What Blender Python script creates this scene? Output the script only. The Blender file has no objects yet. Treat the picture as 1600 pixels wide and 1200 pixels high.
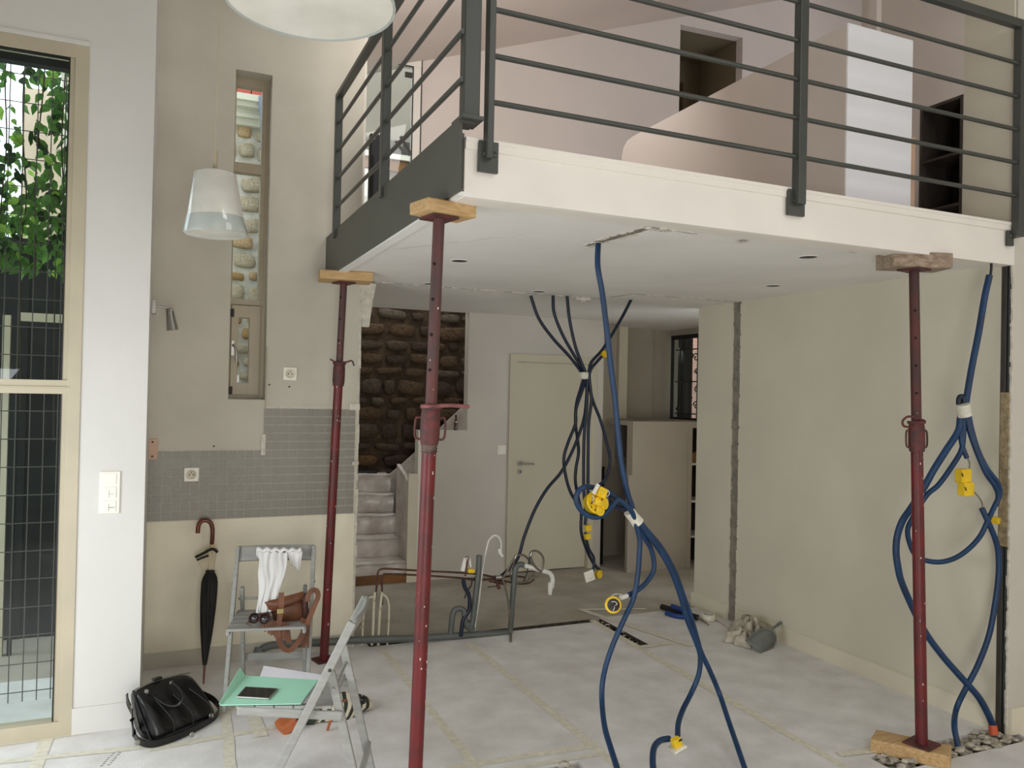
import bpy, math, random
from mathutils import Vector, Matrix, Euler
PI = math.pi
SC = bpy.context.scene
COL = SC.collection
V = Vector

# ------------------------------------------------------------------ camera
cam_d = bpy.data.cameras.new('camera')
cam = bpy.data.objects.new('camera', cam_d)
COL.objects.link(cam)
SC.camera = cam
cam_d.sensor_width = 36.0
cam_d.lens = 36.0 * 1243.53 / 1600.0
_r = V((0.91531245, -0.40220637, 0.0208123)); _u = V((-0.02317221, -0.00100226, 0.99973099)); _f = V((0.40207731, 0.91554849, 0.01023739))
cam.matrix_world = Matrix(((_r.x, _u.x, -_f.x, 0), (_r.y, _u.y, -_f.y, 0), (_r.z, _u.z, -_f.z, 1.65), (0, 0, 0, 1)))
cam_d.clip_start = 0.05

# ------------------------------------------------------------------ world, lights, exposure
w = bpy.data.worlds.new('overcast'); SC.world = w; w.use_nodes = True
bg = w.node_tree.nodes['Background']
bg.inputs[0].default_value = (0.86, 0.93, 1.0, 1); bg.inputs[1].default_value = 3.2
SC.view_settings.view_transform = 'Standard'; SC.view_settings.look = 'None'
SC.view_settings.gamma = 1.0; SC.view_settings.use_curve_mapping = False
SC.view_settings.exposure = 0.0
def area(name, loc, target, sx, sy, power, col):
    d = bpy.data.lights.new(name, 'AREA'); d.shape = 'RECTANGLE'; d.size = sx; d.size_y = sy
    d.energy = power; d.color = col
    o = bpy.data.objects.new(name, d); COL.objects.link(o); o.location = loc
    o.rotation_euler = (V(target) - V(loc)).to_track_quat('-Z', 'Y').to_euler()
    return o
area('right_fill_lamp', (4.7, -1.5, 2.3), (1.6, 4, 1.9), 2.4, 2.6, 40, (1.0, 0.965, 0.94))  # added lamp at the right for the fascia; no window built there
area('left_fill_lamp', (-1.7, 2.5, 1.25), (0.1, 3.4, -0.5), 1.7, 1.3, 54, (0.90, 0.95, 1.0))  # lamp added inside for daylight assumed at the left, where no opening is built
area('rear_fill_lamp', (0.2, -1.0, 0.95), (0.7, 4, 0.7), 1.5, 1.7, 66, (1.0, 0.985, 0.96))  # lamp added behind the camera to light walls and floor; rear wall is solid
area('upper_fill_lamp', (2.6, -0.6, 4.3), (3.2, 3.6, 3.1), 1.6, 1.0, 20, (0.95, 0.97, 1.0))  # added high lamp, brightens the closet and mezzanine front
area('mezzanine_fill_lamp', (1.9, 4.4, 4.28), (2.2, 7.2, 3.0), 1.1, .9, 24, (1.0, 0.97, 0.94))  # unseen lamp added to lift the mezzanine walls

# ------------------------------------------------------------------ materials
def lin(c):
    return tuple(((x/255.0)/12.92 if x/255.0 <= 0.04045 else ((x/255.0+0.055)/1.055)**2.4) for x in c)
def mat(name, col, rough=0.6, metal=0.0, var=0.06, scale=8.0, bump=0.0, bscale=60.0, col2=None, spec=0.5, detail=4.0, lo=0.35, hi=0.65, stretch=None, trans=0.0, coat=0.0):
    m = bpy.data.materials.new(name); m.use_nodes = True
    nt = m.node_tree; n = nt.nodes; l = nt.links; b = n['Principled BSDF']
    c = lin(col)
    b.inputs['Roughness'].default_value = rough; b.inputs['Metallic'].default_value = metal
    b.inputs['Specular IOR Level'].default_value = spec
    if trans: b.inputs['Transmission Weight'].default_value = trans
    if coat: b.inputs['Coat Weight'].default_value = coat
    tc = n.new('ShaderNodeTexCoord'); mp = n.new('ShaderNodeMapping'); l.new(tc.outputs['Object'], mp.inputs[0])
    if stretch: mp.inputs['Scale'].default_value = stretch
    no = n.new('ShaderNodeTexNoise'); no.inputs['Scale'].default_value = scale; no.inputs['Detail'].default_value = detail
    l.new(mp.outputs[0], no.inputs['Vector'])
    cr = n.new('ShaderNodeValToRGB'); l.new(no.outputs[0], cr.inputs[0])
    c2 = lin(col2) if col2 else tuple(max(0, x*(1-var*2)) for x in c)
    c1 = c if col2 else tuple(min(1, x*(1+var)) for x in c)
    cr.color_ramp.elements[0].position = lo; cr.color_ramp.elements[1].position = hi
    cr.color_ramp.elements[0].color = (*c2, 1); cr.color_ramp.elements[1].color = (*c1, 1)
    l.new(cr.outputs[0], b.inputs['Base Color'])
    if bump:
        nb = n.new('ShaderNodeTexNoise'); nb.inputs['Scale'].default_value = bscale; nb.inputs['Detail'].default_value = 5
        l.new(mp.outputs[0], nb.inputs['Vector'])
        bp = n.new('ShaderNodeBump'); bp.inputs['Strength'].default_value = bump; bp.inputs['Distance'].default_value = 0.01
        l.new(nb.outputs[0], bp.inputs['Height']); l.new(bp.outputs[0], b.inputs['Normal'])
    return m
def glass(name, tint=(0.92, 0.96, 0.95), refl=0.10):
    m = bpy.data.materials.new(name); m.use_nodes = True; nt = m.node_tree; n = nt.nodes; l = nt.links
    n.remove(n['Principled BSDF']); o = n['Material Output']
    t = n.new('ShaderNodeBsdfTransparent'); t.inputs[0].default_value = (*tint, 1)
    g = n.new('ShaderNodeBsdfGlossy'); g.inputs['Roughness'].default_value = 0.02
    fr = n.new('ShaderNodeFresnel'); fr.inputs[0].default_value = 1.5
    gm = n.new('ShaderNodeNewGeometry'); sb = n.new('ShaderNodeMath'); sb.operation = 'SUBTRACT'; sb.use_clamp = True; l.new(fr.outputs[0], sb.inputs[0]); l.new(gm.outputs['Backfacing'], sb.inputs[1])
    mx = n.new('ShaderNodeMixShader'); l.new(sb.outputs[0], mx.inputs[0]); l.new(t.outputs[0], mx.inputs[1]); l.new(g.outputs[0], mx.inputs[2])
    l.new(mx.outputs[0], o.inputs[0])
    return m
M = {}
M['wall'] = mat('white_wall_paint', (206, 200, 188), 0.75, var=0.03, scale=1.6, bump=0.05, bscale=90)
M['wall_front'] = mat('white_front_wall_paint', (214, 212, 206), 0.7, var=0.02, scale=1.6, bump=0.05, bscale=90)
M['kitchen'] = mat('worn_cream_wall_paint', (200, 194, 179), 0.75, var=0.04, scale=2.2, bump=0.08, bscale=60)
M['side'] = mat('cream_side_wall_paint', (216, 209, 190), 0.75, var=0.03, scale=1.3, bump=0.05, bscale=70)
M['mezz'] = mat('pinkish_mezzanine_paint', (224, 213, 205), 0.8, var=0.02, scale=1.2, bump=0.04, bscale=70)
M['white'] = mat('white_gloss_paint', (240, 234, 224), 0.45, var=0.02, scale=3)
M['ceil'] = mat('white_ceiling_board', (240, 237, 231), 0.8, var=0.03, scale=1.5, bump=0.04, bscale=50)
M['plaster'] = mat('broken_plaster', (216, 210, 196), 0.9, var=0.08, scale=30, bump=0.6, bscale=60)
M['grout'] = mat('grey_adhesive', (140, 134, 121), 0.9, var=0.12, scale=20, bump=0.5, bscale=80)
M['board'] = mat('plasterboard_core', (160, 156, 146), 0.9, var=0.1, scale=30)
M['base'] = mat('cream_baseboard_paint', (224, 216, 194), 0.5, var=0.02, scale=4)
M['sheet'] = mat('grey_protective_fleece', (234, 232, 229), 0.85, col2=(214, 211, 206), scale=5.5, detail=8, bump=0.25, bscale=140, lo=0.3, hi=0.68)
M['floorback'] = mat('brownish_paper_with_falloff', (184, 176, 162), 0.85, col2=(166, 158, 144), scale=4, bump=0.2, bscale=120)  # brownish cover, darkened for the light falling off towards the back
M['cream_low'] = mat('old_cream_paint', (234, 226, 202), 0.75, var=0.04, scale=3, bump=0.08, bscale=60)
M['tape'] = mat('masking_tape', (226, 221, 203), 0.6, var=0.06, scale=30, bump=0.2, bscale=90)
M['mortar'] = mat('crumbling_mortar', (214, 206, 190), 0.95, col2=(150, 142, 126), scale=22, bump=1.0, bscale=50)
M['trench'] = mat('dark_trench_bed', (84, 76, 62), 0.95, col2=(44, 40, 32), scale=18, bump=0.8, bscale=50)
M['tile'] = mat('grey_mosaic_tile', (146, 142, 130), 0.4, col2=(132, 128, 117), scale=6, detail=1, spec=0.4)
M['tile2'] = mat('grey_mosaic_tile_darker', (137, 133, 121), 0.4, var=0.03, scale=4)
M['tilegrout'] = mat('pale_tile_grout', (206, 200, 184), 0.85, var=0.05, scale=30)
M['steel'] = mat('grey_green_painted_steel', (82, 82, 74), 0.45, var=0.04, scale=5, spec=0.4)
M['rail'] = mat('grey_painted_railing', (68, 70, 65), 0.38, var=0.04, scale=5, spec=0.5)
M['prop_lo'] = mat('dark_red_prop_paint', (104, 24, 25), 0.45, col2=(86, 26, 26), scale=9, detail=8, bump=0.15, bscale=60, lo=0.42, hi=0.56)
M['prop_up'] = mat('rusty_red_prop_tube', (104, 50, 46), 0.6, col2=(74, 56, 54), scale=12, detail=8, bump=0.2, bscale=80, stretch=(1, 1, .35))
M['prop_dk'] = mat('brown_rusted_prop_tube', (86, 36, 32), 0.55, col2=(60, 36, 32), scale=14, detail=8, bump=0.2, bscale=80, stretch=(1, 1, .35))
M['rust'] = mat('rusted_collar', (104, 44, 42), 0.6, col2=(66, 44, 42), scale=30, detail=8, bump=0.4, bscale=90)
M['rust_pink'] = mat('worn_pinkish_pin', (150, 92, 90), 0.6, col2=(104, 56, 54), scale=26, bump=0.3, bscale=90)
M['bare'] = mat('bare_thread_steel', (92, 74, 66), 0.6, metal=0.2, var=0.3, scale=40)
M['timber'] = mat('raw_pine_block', (206, 172, 124), 0.7, col2=(184, 148, 98), scale=9, stretch=(1, 9, 9), bump=0.25, bscale=20, detail=6)
M['timber_grey'] = mat('greyed_timber_block', (170, 152, 132), 0.8, col2=(132, 112, 92), scale=9, stretch=(1, 9, 9), bump=0.3, bscale=20)
M['conduit'] = mat('blue_corrugated_conduit', (10, 56, 96), 0.45, col2=(8, 44, 78), scale=10, spec=0.5)
M['conduit_dk'] = mat('dark_blue_conduit', (8, 26, 48), 0.45, var=0.08, scale=10)
M['yellow'] = mat('yellow_junction_plastic', (240, 200, 32), 0.4, var=0.06, scale=20, spec=0.5)
M['wtape'] = mat('white_wrapping_tape', (226, 222, 205), 0.6, var=0.05, scale=50, bump=0.3, bscale=120)
M['wirewhite'] = mat('white_wire', (225, 222, 214), 0.5)
M['orange'] = mat('orange_collar', (214, 92, 52), 0.5)
M['pvc'] = mat('grey_pvc_pipe', (92, 96, 92), 0.4, var=0.06, scale=12)
M['pvcwhite'] = mat('white_pvc_pipe', (222, 220, 212), 0.35)
M['copper'] = mat('tarnished_copper', (92, 62, 50), 0.5, metal=0.5, var=0.2, scale=30)
M['cream_pipe'] = mat('cream_painted_pipe', (206, 198, 174), 0.45, var=0.04, scale=30)
M['hose'] = mat('braided_steel_hose', (120, 114, 102), 0.4, metal=0.5, var=0.15, scale=150, detail=1)
M['chrome'] = mat('brushed_metal', (170, 168, 162), 0.3, metal=0.9)
M['black'] = mat('black_plastic', (14, 14, 15), 0.4)
M['darkhole'] = mat('dark_cavity', (22, 20, 18), 0.9)
M['alu'] = mat('beige_aluminium_frame', (190, 180, 156), 0.45, var=0.03, scale=4)
M['alu2'] = mat('taupe_window_frame', (172, 160, 136), 0.45, var=0.04, scale=4)
M['glass'] = glass('window_glass')
M['leather'] = mat('black_glossy_leather', (12, 12, 14), 0.32, var=0.2, scale=6, bump=0.12, bscale=40, spec=0.5)
M['brownleather'] = mat('tan_brown_leather', (122, 76, 48), 0.5, col2=(96, 58, 38), scale=14, bump=0.2, bscale=90)
M['darkbrown'] = mat('dark_brown_leather', (72, 40, 28), 0.6, var=0.15, scale=20)
M['tan'] = mat('orange_tan_leather', (174, 96, 52), 0.45, var=0.1, scale=12)
M['chair'] = mat('grey_painted_wood', (160, 160, 154), 0.5, col2=(148, 148, 142), scale=10, stretch=(1, 1, 6))
M['cloth'] = mat('white_cotton', (232, 231, 228), 0.85, var=0.02, scale=10, bump=0.2, bscale=200)
M['rag'] = mat('dusty_cream_rag', (204, 196, 178), 0.9, col2=(170, 160, 142), scale=18, bump=0.3, bscale=120)
M['mint'] = mat('mint_green_card', (168, 226, 198), 0.6, var=0.02, scale=6)
M['paper'] = mat('white_paper', (236, 234, 242), 0.7, var=0.01, scale=6)
M['paperedge'] = mat('grey_plastic_sleeve', (170, 170, 172), 0.5)
M['diffuser'] = mat('white_lamp_diffuser', (240, 246, 254), 0.5, var=.005)
M['lampglass'] = mat('white_opal_glass', (216, 215, 205), 0.14, spec=0.6, coat=0.4)
M['lampclear'] = mat('pale_frosted_glass_rim', (208, 216, 210), 0.08, spec=0.8, coat=0.6, trans=0.35)
M['switch'] = mat('white_switch_plastic', (240, 236, 222), 0.4, var=0.01)
M['umb'] = mat('black_umbrella_cloth', (12, 12, 12), 0.7, bump=0.2, bscale=30)
M['umb_cream'] = mat('cream_umbrella_lining', (204, 190, 160), 0.7, bump=0.2, bscale=30)
M['cane'] = mat('varnished_cane', (122, 52, 24), 0.25, col2=(92, 36, 18), scale=10, stretch=(1, 1, .3))
M['gold'] = mat('brass_ferrule', (206, 190, 130), 0.25, metal=0.8)
M['shelfdark'] = mat('dark_wood_shelving', (64, 56, 50), 0.55, var=0.12, scale=6, stretch=(6, 6, 1))
M['palewood'] = mat('pale_wood_edge', (206, 172, 148), 0.6, var=0.06, scale=8)
M['passage'] = mat('shaded_passage_paint', (166, 156, 140), 0.8, var=0.03, scale=2)  # wall paint greyed and darkened to carry the passage's shade
M['door'] = mat('cream_door_paint', (200, 192, 168), 0.5, var=0.01, scale=2)
M['plasticwrap'] = mat('milky_protective_film', (228, 220, 212), 0.36, col2=(190, 180, 170), scale=7, bump=0.6, bscale=12, spec=0.5, coat=0.15)
M['wood'] = mat('brown_stair_wood', (132, 88, 46), 0.5, var=0.15, scale=6)
M['iron'] = mat('black_wrought_iron', (16, 14, 13), 0.5)
M['leaf'] = mat('ivy_leaf_green', (104, 150, 66), 0.5, col2=(56, 96, 38), scale=9)
M['leaf_light'] = mat('young_ivy_leaf', (164, 200, 92), 0.5, col2=(118, 164, 58), scale=9)
M['leaf_dark'] = mat('dark_ivy_leaf', (40, 72, 34), 0.5, col2=(20, 44, 18), scale=9)
M['stem'] = mat('ivy_stem', (58, 46, 34), 0.8)
M['wire'] = mat('galvanised_mesh_wire', (84, 78, 72), 0.5, metal=0.3)
M['fence'] = mat('dark_stained_fence', (24, 28, 28), 0.8, var=0.2, scale=6)
M['paving'] = mat('grey_courtyard_paving', (150, 154, 160), 0.8, var=0.1, scale=4, bump=0.3, bscale=40)
M['render_grey'] = mat('greyish_beige_render', (150, 140, 126), 0.9, var=.04, scale=3)
M['render'] = mat('pale_render', (228, 206, 184), 0.9, var=0.06, scale=3)
M['cornice'] = mat('white_stone_cornice', (232, 228, 212), 0.8, var=0.04, scale=6)
M['redbrick'] = mat('red_brick', (196, 96, 84), 0.85, var=0.12, scale=8)
M['zinc'] = mat('blue_grey_zinc_pipe', (122, 128, 148), 0.5, var=0.1, scale=10)
M['extmortar'] = mat('pale_outdoor_mortar', (232, 226, 216), 0.95, col2=(206, 198, 186), scale=14, bump=0.6, bscale=50)
for k, c, c2 in (('extstone_a', (236, 196, 134), (190, 140, 84)), ('extstone_b', (238, 226, 204), (196, 170, 132)), ('extstone_c', (222, 164, 92), (238, 220, 188))):
    M[k] = mat('outdoor_'+k, c, 0.9, col2=c2, scale=16, detail=8, bump=1.0, bscale=30)
M['intmortar'] = mat('brown_earth_mortar', (88, 72, 54), 0.95, col2=(56, 46, 36), scale=12, detail=8, bump=0.9, bscale=30)
for k, c, c2 in (('stone_a', (104, 82, 56), (62, 48, 34)), ('stone_b', (92, 78, 60), (58, 48, 38)), ('stone_c', (128, 98, 58), (78, 60, 38)), ('stone_d', (112, 102, 86), (74, 66, 54)), ('stone_e', (80, 64, 50), (50, 42, 34))):
    M[k] = mat('indoor_'+k, c, 0.9, col2=c2, scale=11, detail=10, bump=1.0, bscale=24)
M['blueplastic'] = mat('blue_tool_plastic', (24, 60, 130), 0.4)
M['dustpan'] = mat('grey_dustpan_plastic', (104, 108, 102), 0.5, col2=(122, 124, 116), scale=16)
M['stripe_g'] = mat('dark_green_canvas', (44, 54, 42), 0.85)
M['stripe_c'] = mat('cream_canvas', (212, 202, 180), 0.85)
M['lens'] = mat('dark_sunglass_lens', (30, 22, 24), 0.08, spec=0.9)
M['phone'] = mat('phone_glass', (8, 8, 9), 0.06, spec=0.8)
M['insul'] = mat('beige_insulation', (178, 160, 124), 0.95, col2=(140, 124, 96), scale=30, bump=0.8, bscale=80)
M['stud'] = mat('dark_grey_stud', (88, 90, 86), 0.45, metal=0.4)
M['brightwall'] = mat('daylit_white_closet_paint', (248, 248, 252), 0.6, var=0.005)  # white front lifted further, daylight on it put into the colour
M['screw'] = mat('dark_screw', (60, 54, 50), 0.5)
M['bottle'] = mat('brown_bottle_glass', (60, 20, 12), 0.15, spec=0.8)

for k in ('leaf', 'leaf_light', 'leaf_dark'):
    nt = M[k].node_tree; b_ = nt.nodes['Principled BSDF']; tl = nt.nodes.new('ShaderNodeBsdfTranslucent'); mx = nt.nodes.new('ShaderNodeMixShader')
    src_ = b_.inputs['Base Color'].links[0].from_socket; nt.links.new(src_, tl.inputs[0]); mx.inputs[0].default_value = .45
    nt.links.new(b_.outputs[0], mx.inputs[1]); nt.links.new(tl.outputs[0], mx.inputs[2]); nt.links.new(mx.outputs[0], nt.nodes['Material Output'].inputs[0])
# ------------------------------------------------------------------ helpers
class MB:
    K = 0
    def __init__(s): s.v = []; s.f = []; s.sm = []
    def add(s, vs, fs, smooth=False):
        b = len(s.v); s.v += [tuple(v) for v in vs]
        for f in fs: s.f.append(tuple(b+i for i in f)); s.sm.append(smooth)
        return s
    def box(s, a, b):
        MB.K = (MB.K+1) % 11; e = .00009*MB.K
        a = (min(a[0],b[0])-e, min(a[1],b[1])-e, min(a[2],b[2])-e) if abs(a[0]-b[0]) > .004 else a
        b = (max(a[0]+e,b[0])+e, max(a[1]+e,b[1])+e, max(a[2]+e,b[2])+e) if abs(a[0]-b[0]) > .004 else b
        x0, x1 = sorted((a[0], b[0])); y0, y1 = sorted((a[1], b[1])); z0, z1 = sorted((a[2], b[2]))
        return s.add([(x0,y0,z0),(x1,y0,z0),(x1,y1,z0),(x0,y1,z0),(x0,y0,z1),(x1,y0,z1),(x1,y1,z1),(x0,y1,z1)],
            [(0,3,2,1),(4,5,6,7),(0,1,5,4),(1,2,6,5),(2,3,7,6),(3,0,4,7)])
    def obox(s, c, ax, ay, az, hx, hy, hz):
        c = V(c); ax = V(ax).normalized()*hx; ay = V(ay).normalized()*hy; az = V(az).normalized()*hz
        vs = [c+ax*i+ay*j+az*k for k in (-1,1) for (i,j) in ((-1,-1),(1,-1),(1,1),(-1,1))]
        return s.add(vs, [(0,3,2,1),(4,5,6,7),(0,1,5,4),(1,2,6,5),(2,3,7,6),(3,0,4,7)])
    def beam(s, a, b, w, h, up=(0,0,1)):
        a = V(a); b = V(b); d = (b-a); L = d.length; d.normalize()
        x = d.cross(V(up)); x.normalize(); y = x.cross(d)
        return s.obox((a+b)/2, d, x, y, L/2, w/2, h/2)
    def prism(s, poly, axis, lo, hi):      # poly: 2D points in the other two axes
        n = len(poly); vs = []
        for t in (lo, hi):
            for p in poly:
                vs.append({'x': (t,p[0],p[1]), 'y': (p[0],t,p[1]), 'z': (p[0],p[1],t)}[axis])
        fs = [tuple(range(n)), tuple(range(2*n-1, n-1, -1))] + [(i, (i+1)%n, n+(i+1)%n, n+i) for i in range(n)]
        return s.add(vs, fs)
    def tube(s, pts, r, n=8, caps=True, smooth_path=0, rr=None):
        if smooth_path: pts = spline(pts, smooth_path)
        pts = [V(p) for p in pts]; N = len(pts); rs = rr if rr else [r]*N
        if rr and len(rr) != N: rs = [rr[min(len(rr)-1, int(i*len(rr)/N))] for i in range(N)]
        t0 = (pts[1]-pts[0]).normalized(); up = V((0,0,1)) if abs(t0.z) < 0.9 else V((1,0,0))
        x = t0.cross(up).normalized(); vs = []
        for i, p in enumerate(pts):
            t = (pts[min(i+1,N-1)]-pts[max(i-1,0)])
            if t.length < 1e-9: t = t0.copy()
            t.normalize(); x = (x - t*x.dot(t)); 
            if x.length < 1e-6: x = t.orthogonal()
            x.normalize(); y = t.cross(x)
            for k in range(n):
                a = 2*PI*k/n; vs.append(p + x*math.cos(a)*rs[i] + y*math.sin(a)*rs[i])
        fs = [(i*n+k, i*n+(k+1)%n, (i+1)*n+(k+1)%n, (i+1)*n+k) for i in range(N-1) for k in range(n)]
        s.add(vs, fs, True)
        if caps: s.add([vs[k] for k in range(n)], [tuple(range(n-1,-1,-1))]); s.add([vs[(N-1)*n+k] for k in range(n)], [tuple(range(n))])
        return s
    def cyl(s, a, b, r, n=14, r2=None):
        return s.tube([a, b], r, n, rr=[r, r if r2 is None else r2])
    def lathe(s, c, prof, n=24, axis=(0,0,1), smooth=True, cap=True):
        c = V(c); az = V(axis).normalized(); ax = az.orthogonal().normalized(); ay = az.cross(ax); vs = []
        for (r, z) in prof:
            for k in range(n):
                a = 2*PI*k/n; vs.append(c + ax*math.cos(a)*r + ay*math.sin(a)*r + az*z)
        fs = [(i*n+k, i*n+(k+1)%n, (i+1)*n+(k+1)%n, (i+1)*n+k) for i in range(len(prof)-1) for k in range(n)]
        s.add(vs, fs, smooth)
        if cap:
            for i in (0, len(prof)-1):
                if prof[i][0] > 1e-4: s.add([vs[i*n+k] for k in range(n)], [tuple(range(n))])
        return s
    def grid(s, fn, nu, nv, smooth=True):
        vs = [fn(i/nu, j/nv) for i in range(nu+1) for j in range(nv+1)]
        return s.add(vs, [(i*(nv+1)+j, (i+1)*(nv+1)+j, (i+1)*(nv+1)+j+1, i*(nv+1)+j+1) for i in range(nu) for j in range(nv)], smooth)
def spline(pts, sub):
    P = [V(p) for p in pts]; P = [P[0]*2-P[1]] + P + [P[-1]*2-P[-2]]; out = []
    for i in range(1, len(P)-2):
        for k in range(sub):
            t = k/sub; a, b, c, d = P[i-1], P[i], P[i+1], P[i+2]
            out.append(0.5*((2*b)+(c-a)*t+(2*a-5*b+4*c-d)*t*t+(3*b-a-3*c+d)*t*t*t))
    out.append(P[-2]); return out
def wloc(p):
    v = V((0,0,0))
    while p is not None: v += p.location; p = p.parent
    return v
def obj(name, mb, m, parent=None, local=False, solid=0.0, bevel=0.0, subd=0):
    me = bpy.data.meshes.new(name)
    off = V((0,0,0)) if (local or parent is None) else wloc(parent)
    me.from_pydata([tuple(V(v)-off) for v in mb.v], [], mb.f)
    me.polygons.foreach_set('use_smooth', mb.sm)
    me.materials.append(m); me.update()
    o = bpy.data.objects.new(name, me); COL.objects.link(o)
    if parent is not None: o.parent = parent
    if solid:
        md = o.modifiers.new('thickness', 'SOLIDIFY'); md.thickness = solid; md.offset = 0
    if bevel:
        md = o.modifiers.new('soft_edges', 'BEVEL'); md.width = bevel; md.segments = 2; md.limit_method = 'ANGLE'
    if subd:
        md = o.modifiers.new('smooth', 'SUBSURF'); md.levels = subd; md.render_levels = subd
    return o
def tag(o, label, cat, group=None):
    o['label'] = label; o['category'] = cat
    if group: o['group'] = group
    return o
def thing(name, label, cat, loc=(0,0,0), rz=0.0, group=None):
    o = bpy.data.objects.new(name, None); COL.objects.link(o); o.location = loc; o.rotation_euler = (0,0,rz)
    o.empty_display_size = 0.05
    return tag(o, label, cat, group)
def origin(o, p):       # move a top level mesh's origin to p
    p = V(p); o.data.transform(Matrix.Translation(-p)); o.location = p; return o
def struct(name, mb, m, parent=None, **k):
    o = obj(name, mb, m, parent, **k)
    if parent is None: o['kind'] = 'structure'
    return o
def inst(name, mesh, parent, loc, rot=(0,0,0), sc=(1,1,1), m=None):
    o = bpy.data.objects.new(name, mesh); COL.objects.link(o); o.parent = parent
    o.location = V(loc) - wloc(parent); o.rotation_euler = rot; o.scale = sc
    if m is not None:
        o.material_slots[0].link = 'OBJECT'; o.material_slots[0].material = m
    return o
def mesh_of(name, mb, m):
    me = bpy.data.meshes.new(name); me.from_pydata([tuple(v) for v in mb.v], [], mb.f)
    me.polygons.foreach_set('use_smooth', mb.sm); me.materials.append(m); me.update(); return me
rnd = random.Random(7)

# ================================================================== SETTING
XK = -0.066; YK = 5.07; YF = 4.25; XR = 3.87; YM = 2.63; ZC = 2.35; YD = 6.62; ZM = 2.57
ZT = 5.2
# floor with the trenches of the removed partitions left open
def cells(name, m, xs, ys, z0, z1, skip):
    b = MB()
    for i in range(len(xs)-1):
        for j in range(len(ys)-1):
            cx = (xs[i]+xs[i+1])/2; cy = (ys[j]+ys[j+1])/2
            if any(a < cx < c and d < cy < e for a, c, d, e in skip): continue
            b.box((xs[i], ys[j], z0), (xs[i+1], ys[j+1], z1))
    return b
T1 = (1.25, 2.99, 5.035, 5.1155); T2 = (2.915, 2.99, 4.44, 5.1155); T3 = (3.02, 3.95, 2.55, 2.71); T4 = (1.60, 1.75, 2.95, 3.16)
xs = sorted({-4.0, T1[0], T1[1], T2[0], T2[1], T3[0], T3[1], T4[0], T4[1], 6.0}); ys = sorted({-3.0, T1[2], T1[3], T2[2], T2[3], T3[2], T3[3], T4[2], T4[3], 8.6})
floor = struct('floor', cells('floor', None, xs, [y for y in ys if y <= 5.1155], -0.06, 0.0, [T1, T2, T3, T4]), M['sheet'])
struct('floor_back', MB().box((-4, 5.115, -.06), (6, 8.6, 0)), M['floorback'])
obj('trench_bed', MB().box((-4, 3.6, -0.10), (6, 8.6, -0.035)), M['trench'], floor)
obj('mortar_bed', MB().box((-4, -3, -0.10), (6, 3.6, -0.03)), M['mortar'], floor)
obj('dark_trench_edge', MB().box((1.25, 5.106, -.06), (2.915, 5.114, -.003)).box((2.982, 4.44, -.06), (2.989, 5.10, -.003)), M['trench'], floor)  # dark strips over the pale side faces of the trench
def flr(name, poly, m=M['tape'], z=0.0015):
    b = MB(); n = len(poly); b.add([(p[0], p[1], z) for p in poly], [tuple(range(n))])
    return obj(name, b, m, floor)
def tapestrip(a, c, wd):
    a = V(a[:2]); c = V(c[:2]); d = (c-a).normalized(); p = V((-d.y, d.x))*wd/2
    b = MB(); n = max(2, int((c-a).length/0.15)); L = []; Rr = []
    for i in range(n+1):
        q = a+(c-a)*i/n; L.append(q+p*(1+rnd.uniform(-.12,.12))); Rr.append(q-p*(1+rnd.uniform(-.12,.12)))
    tapestrip.k = getattr(tapestrip, 'k', 0)+1; z1 = 0.0008+.00025*tapestrip.k
    vs = [(q.x,q.y,z1) for q in L]+[(q.x,q.y,z1) for q in Rr]
    b.add(vs, [(i, n+1+i, n+2+i, i+1) for i in range(n)])
    return obj('tape_strip', b, M['tape'], floor)
for a, c, wd in (
    ((1.3179,4.968,0.0), (1.3002,3.2572,0.0), .045), ((1.8753,4.9033,0.0), (1.8877,3.0295,0.0), .05), ((2.9027,5.0818,0.0), (2.8396,2.6605,0.0), .05),
    ((1.1828,3.3027,0.0), (1.8667,3.2688,0.0), .05), ((1.2494,3.2021,0.0), (1.8488,3.1772,0.0), .03),
    ((-0.7833,4.2464,0.0), (0.5113,4.2828,-0.0), .05), ((-0.0245,3.9542,0.0), (0.6936,4.0089,0.0), .05), ((-0.4601,3.8485,0.0), (-0.4545,4.2396,0.0), .06), ((-0.7007,4.0577,0.0), (0.0016,3.9859,0.0), .045),
    ((0.3304,4.281,-0.0), (0.306,3.5507,0.0), .05), ((0.4548,4.2864,-0.0), (0.4642,3.9095,0.0), .06), ((2.9586,5.3694,0.0), (3.2288,4.3273,0.0), .05), ((3.4516,5.1964,-0.0), (2.95,5.3536,0.0), .04),
    ((2.8932,4.4216,0.0), (3.1477,4.4276,0.0), .05), ((2.9064,2.7692,0.0), (3.2303,2.7299,0.0), .05)):
    tapestrip(a, c, wd)
# faint printed marks on the fleece
b = MB()
o_ = V((-0.211,3.8554,0.0)); d_ = V((-0.1834,3.9347,0.0)) - o_
for i in range(9):
    for k in range(2):
        p = o_ + d_*(i/7.0)*1.6 + V((0.03*k+rnd.uniform(0,.004), 0, 0)); L = rnd.uniform(.006, .014)
        b.add([(p.x,p.y,.0018),(p.x+L,p.y,.0018),(p.x+L,p.y+.007,.0018),(p.x,p.y+.007,.0018)], [(0,1,2,3)])
obj('printed_mark', b, M['board'], floor)
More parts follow.
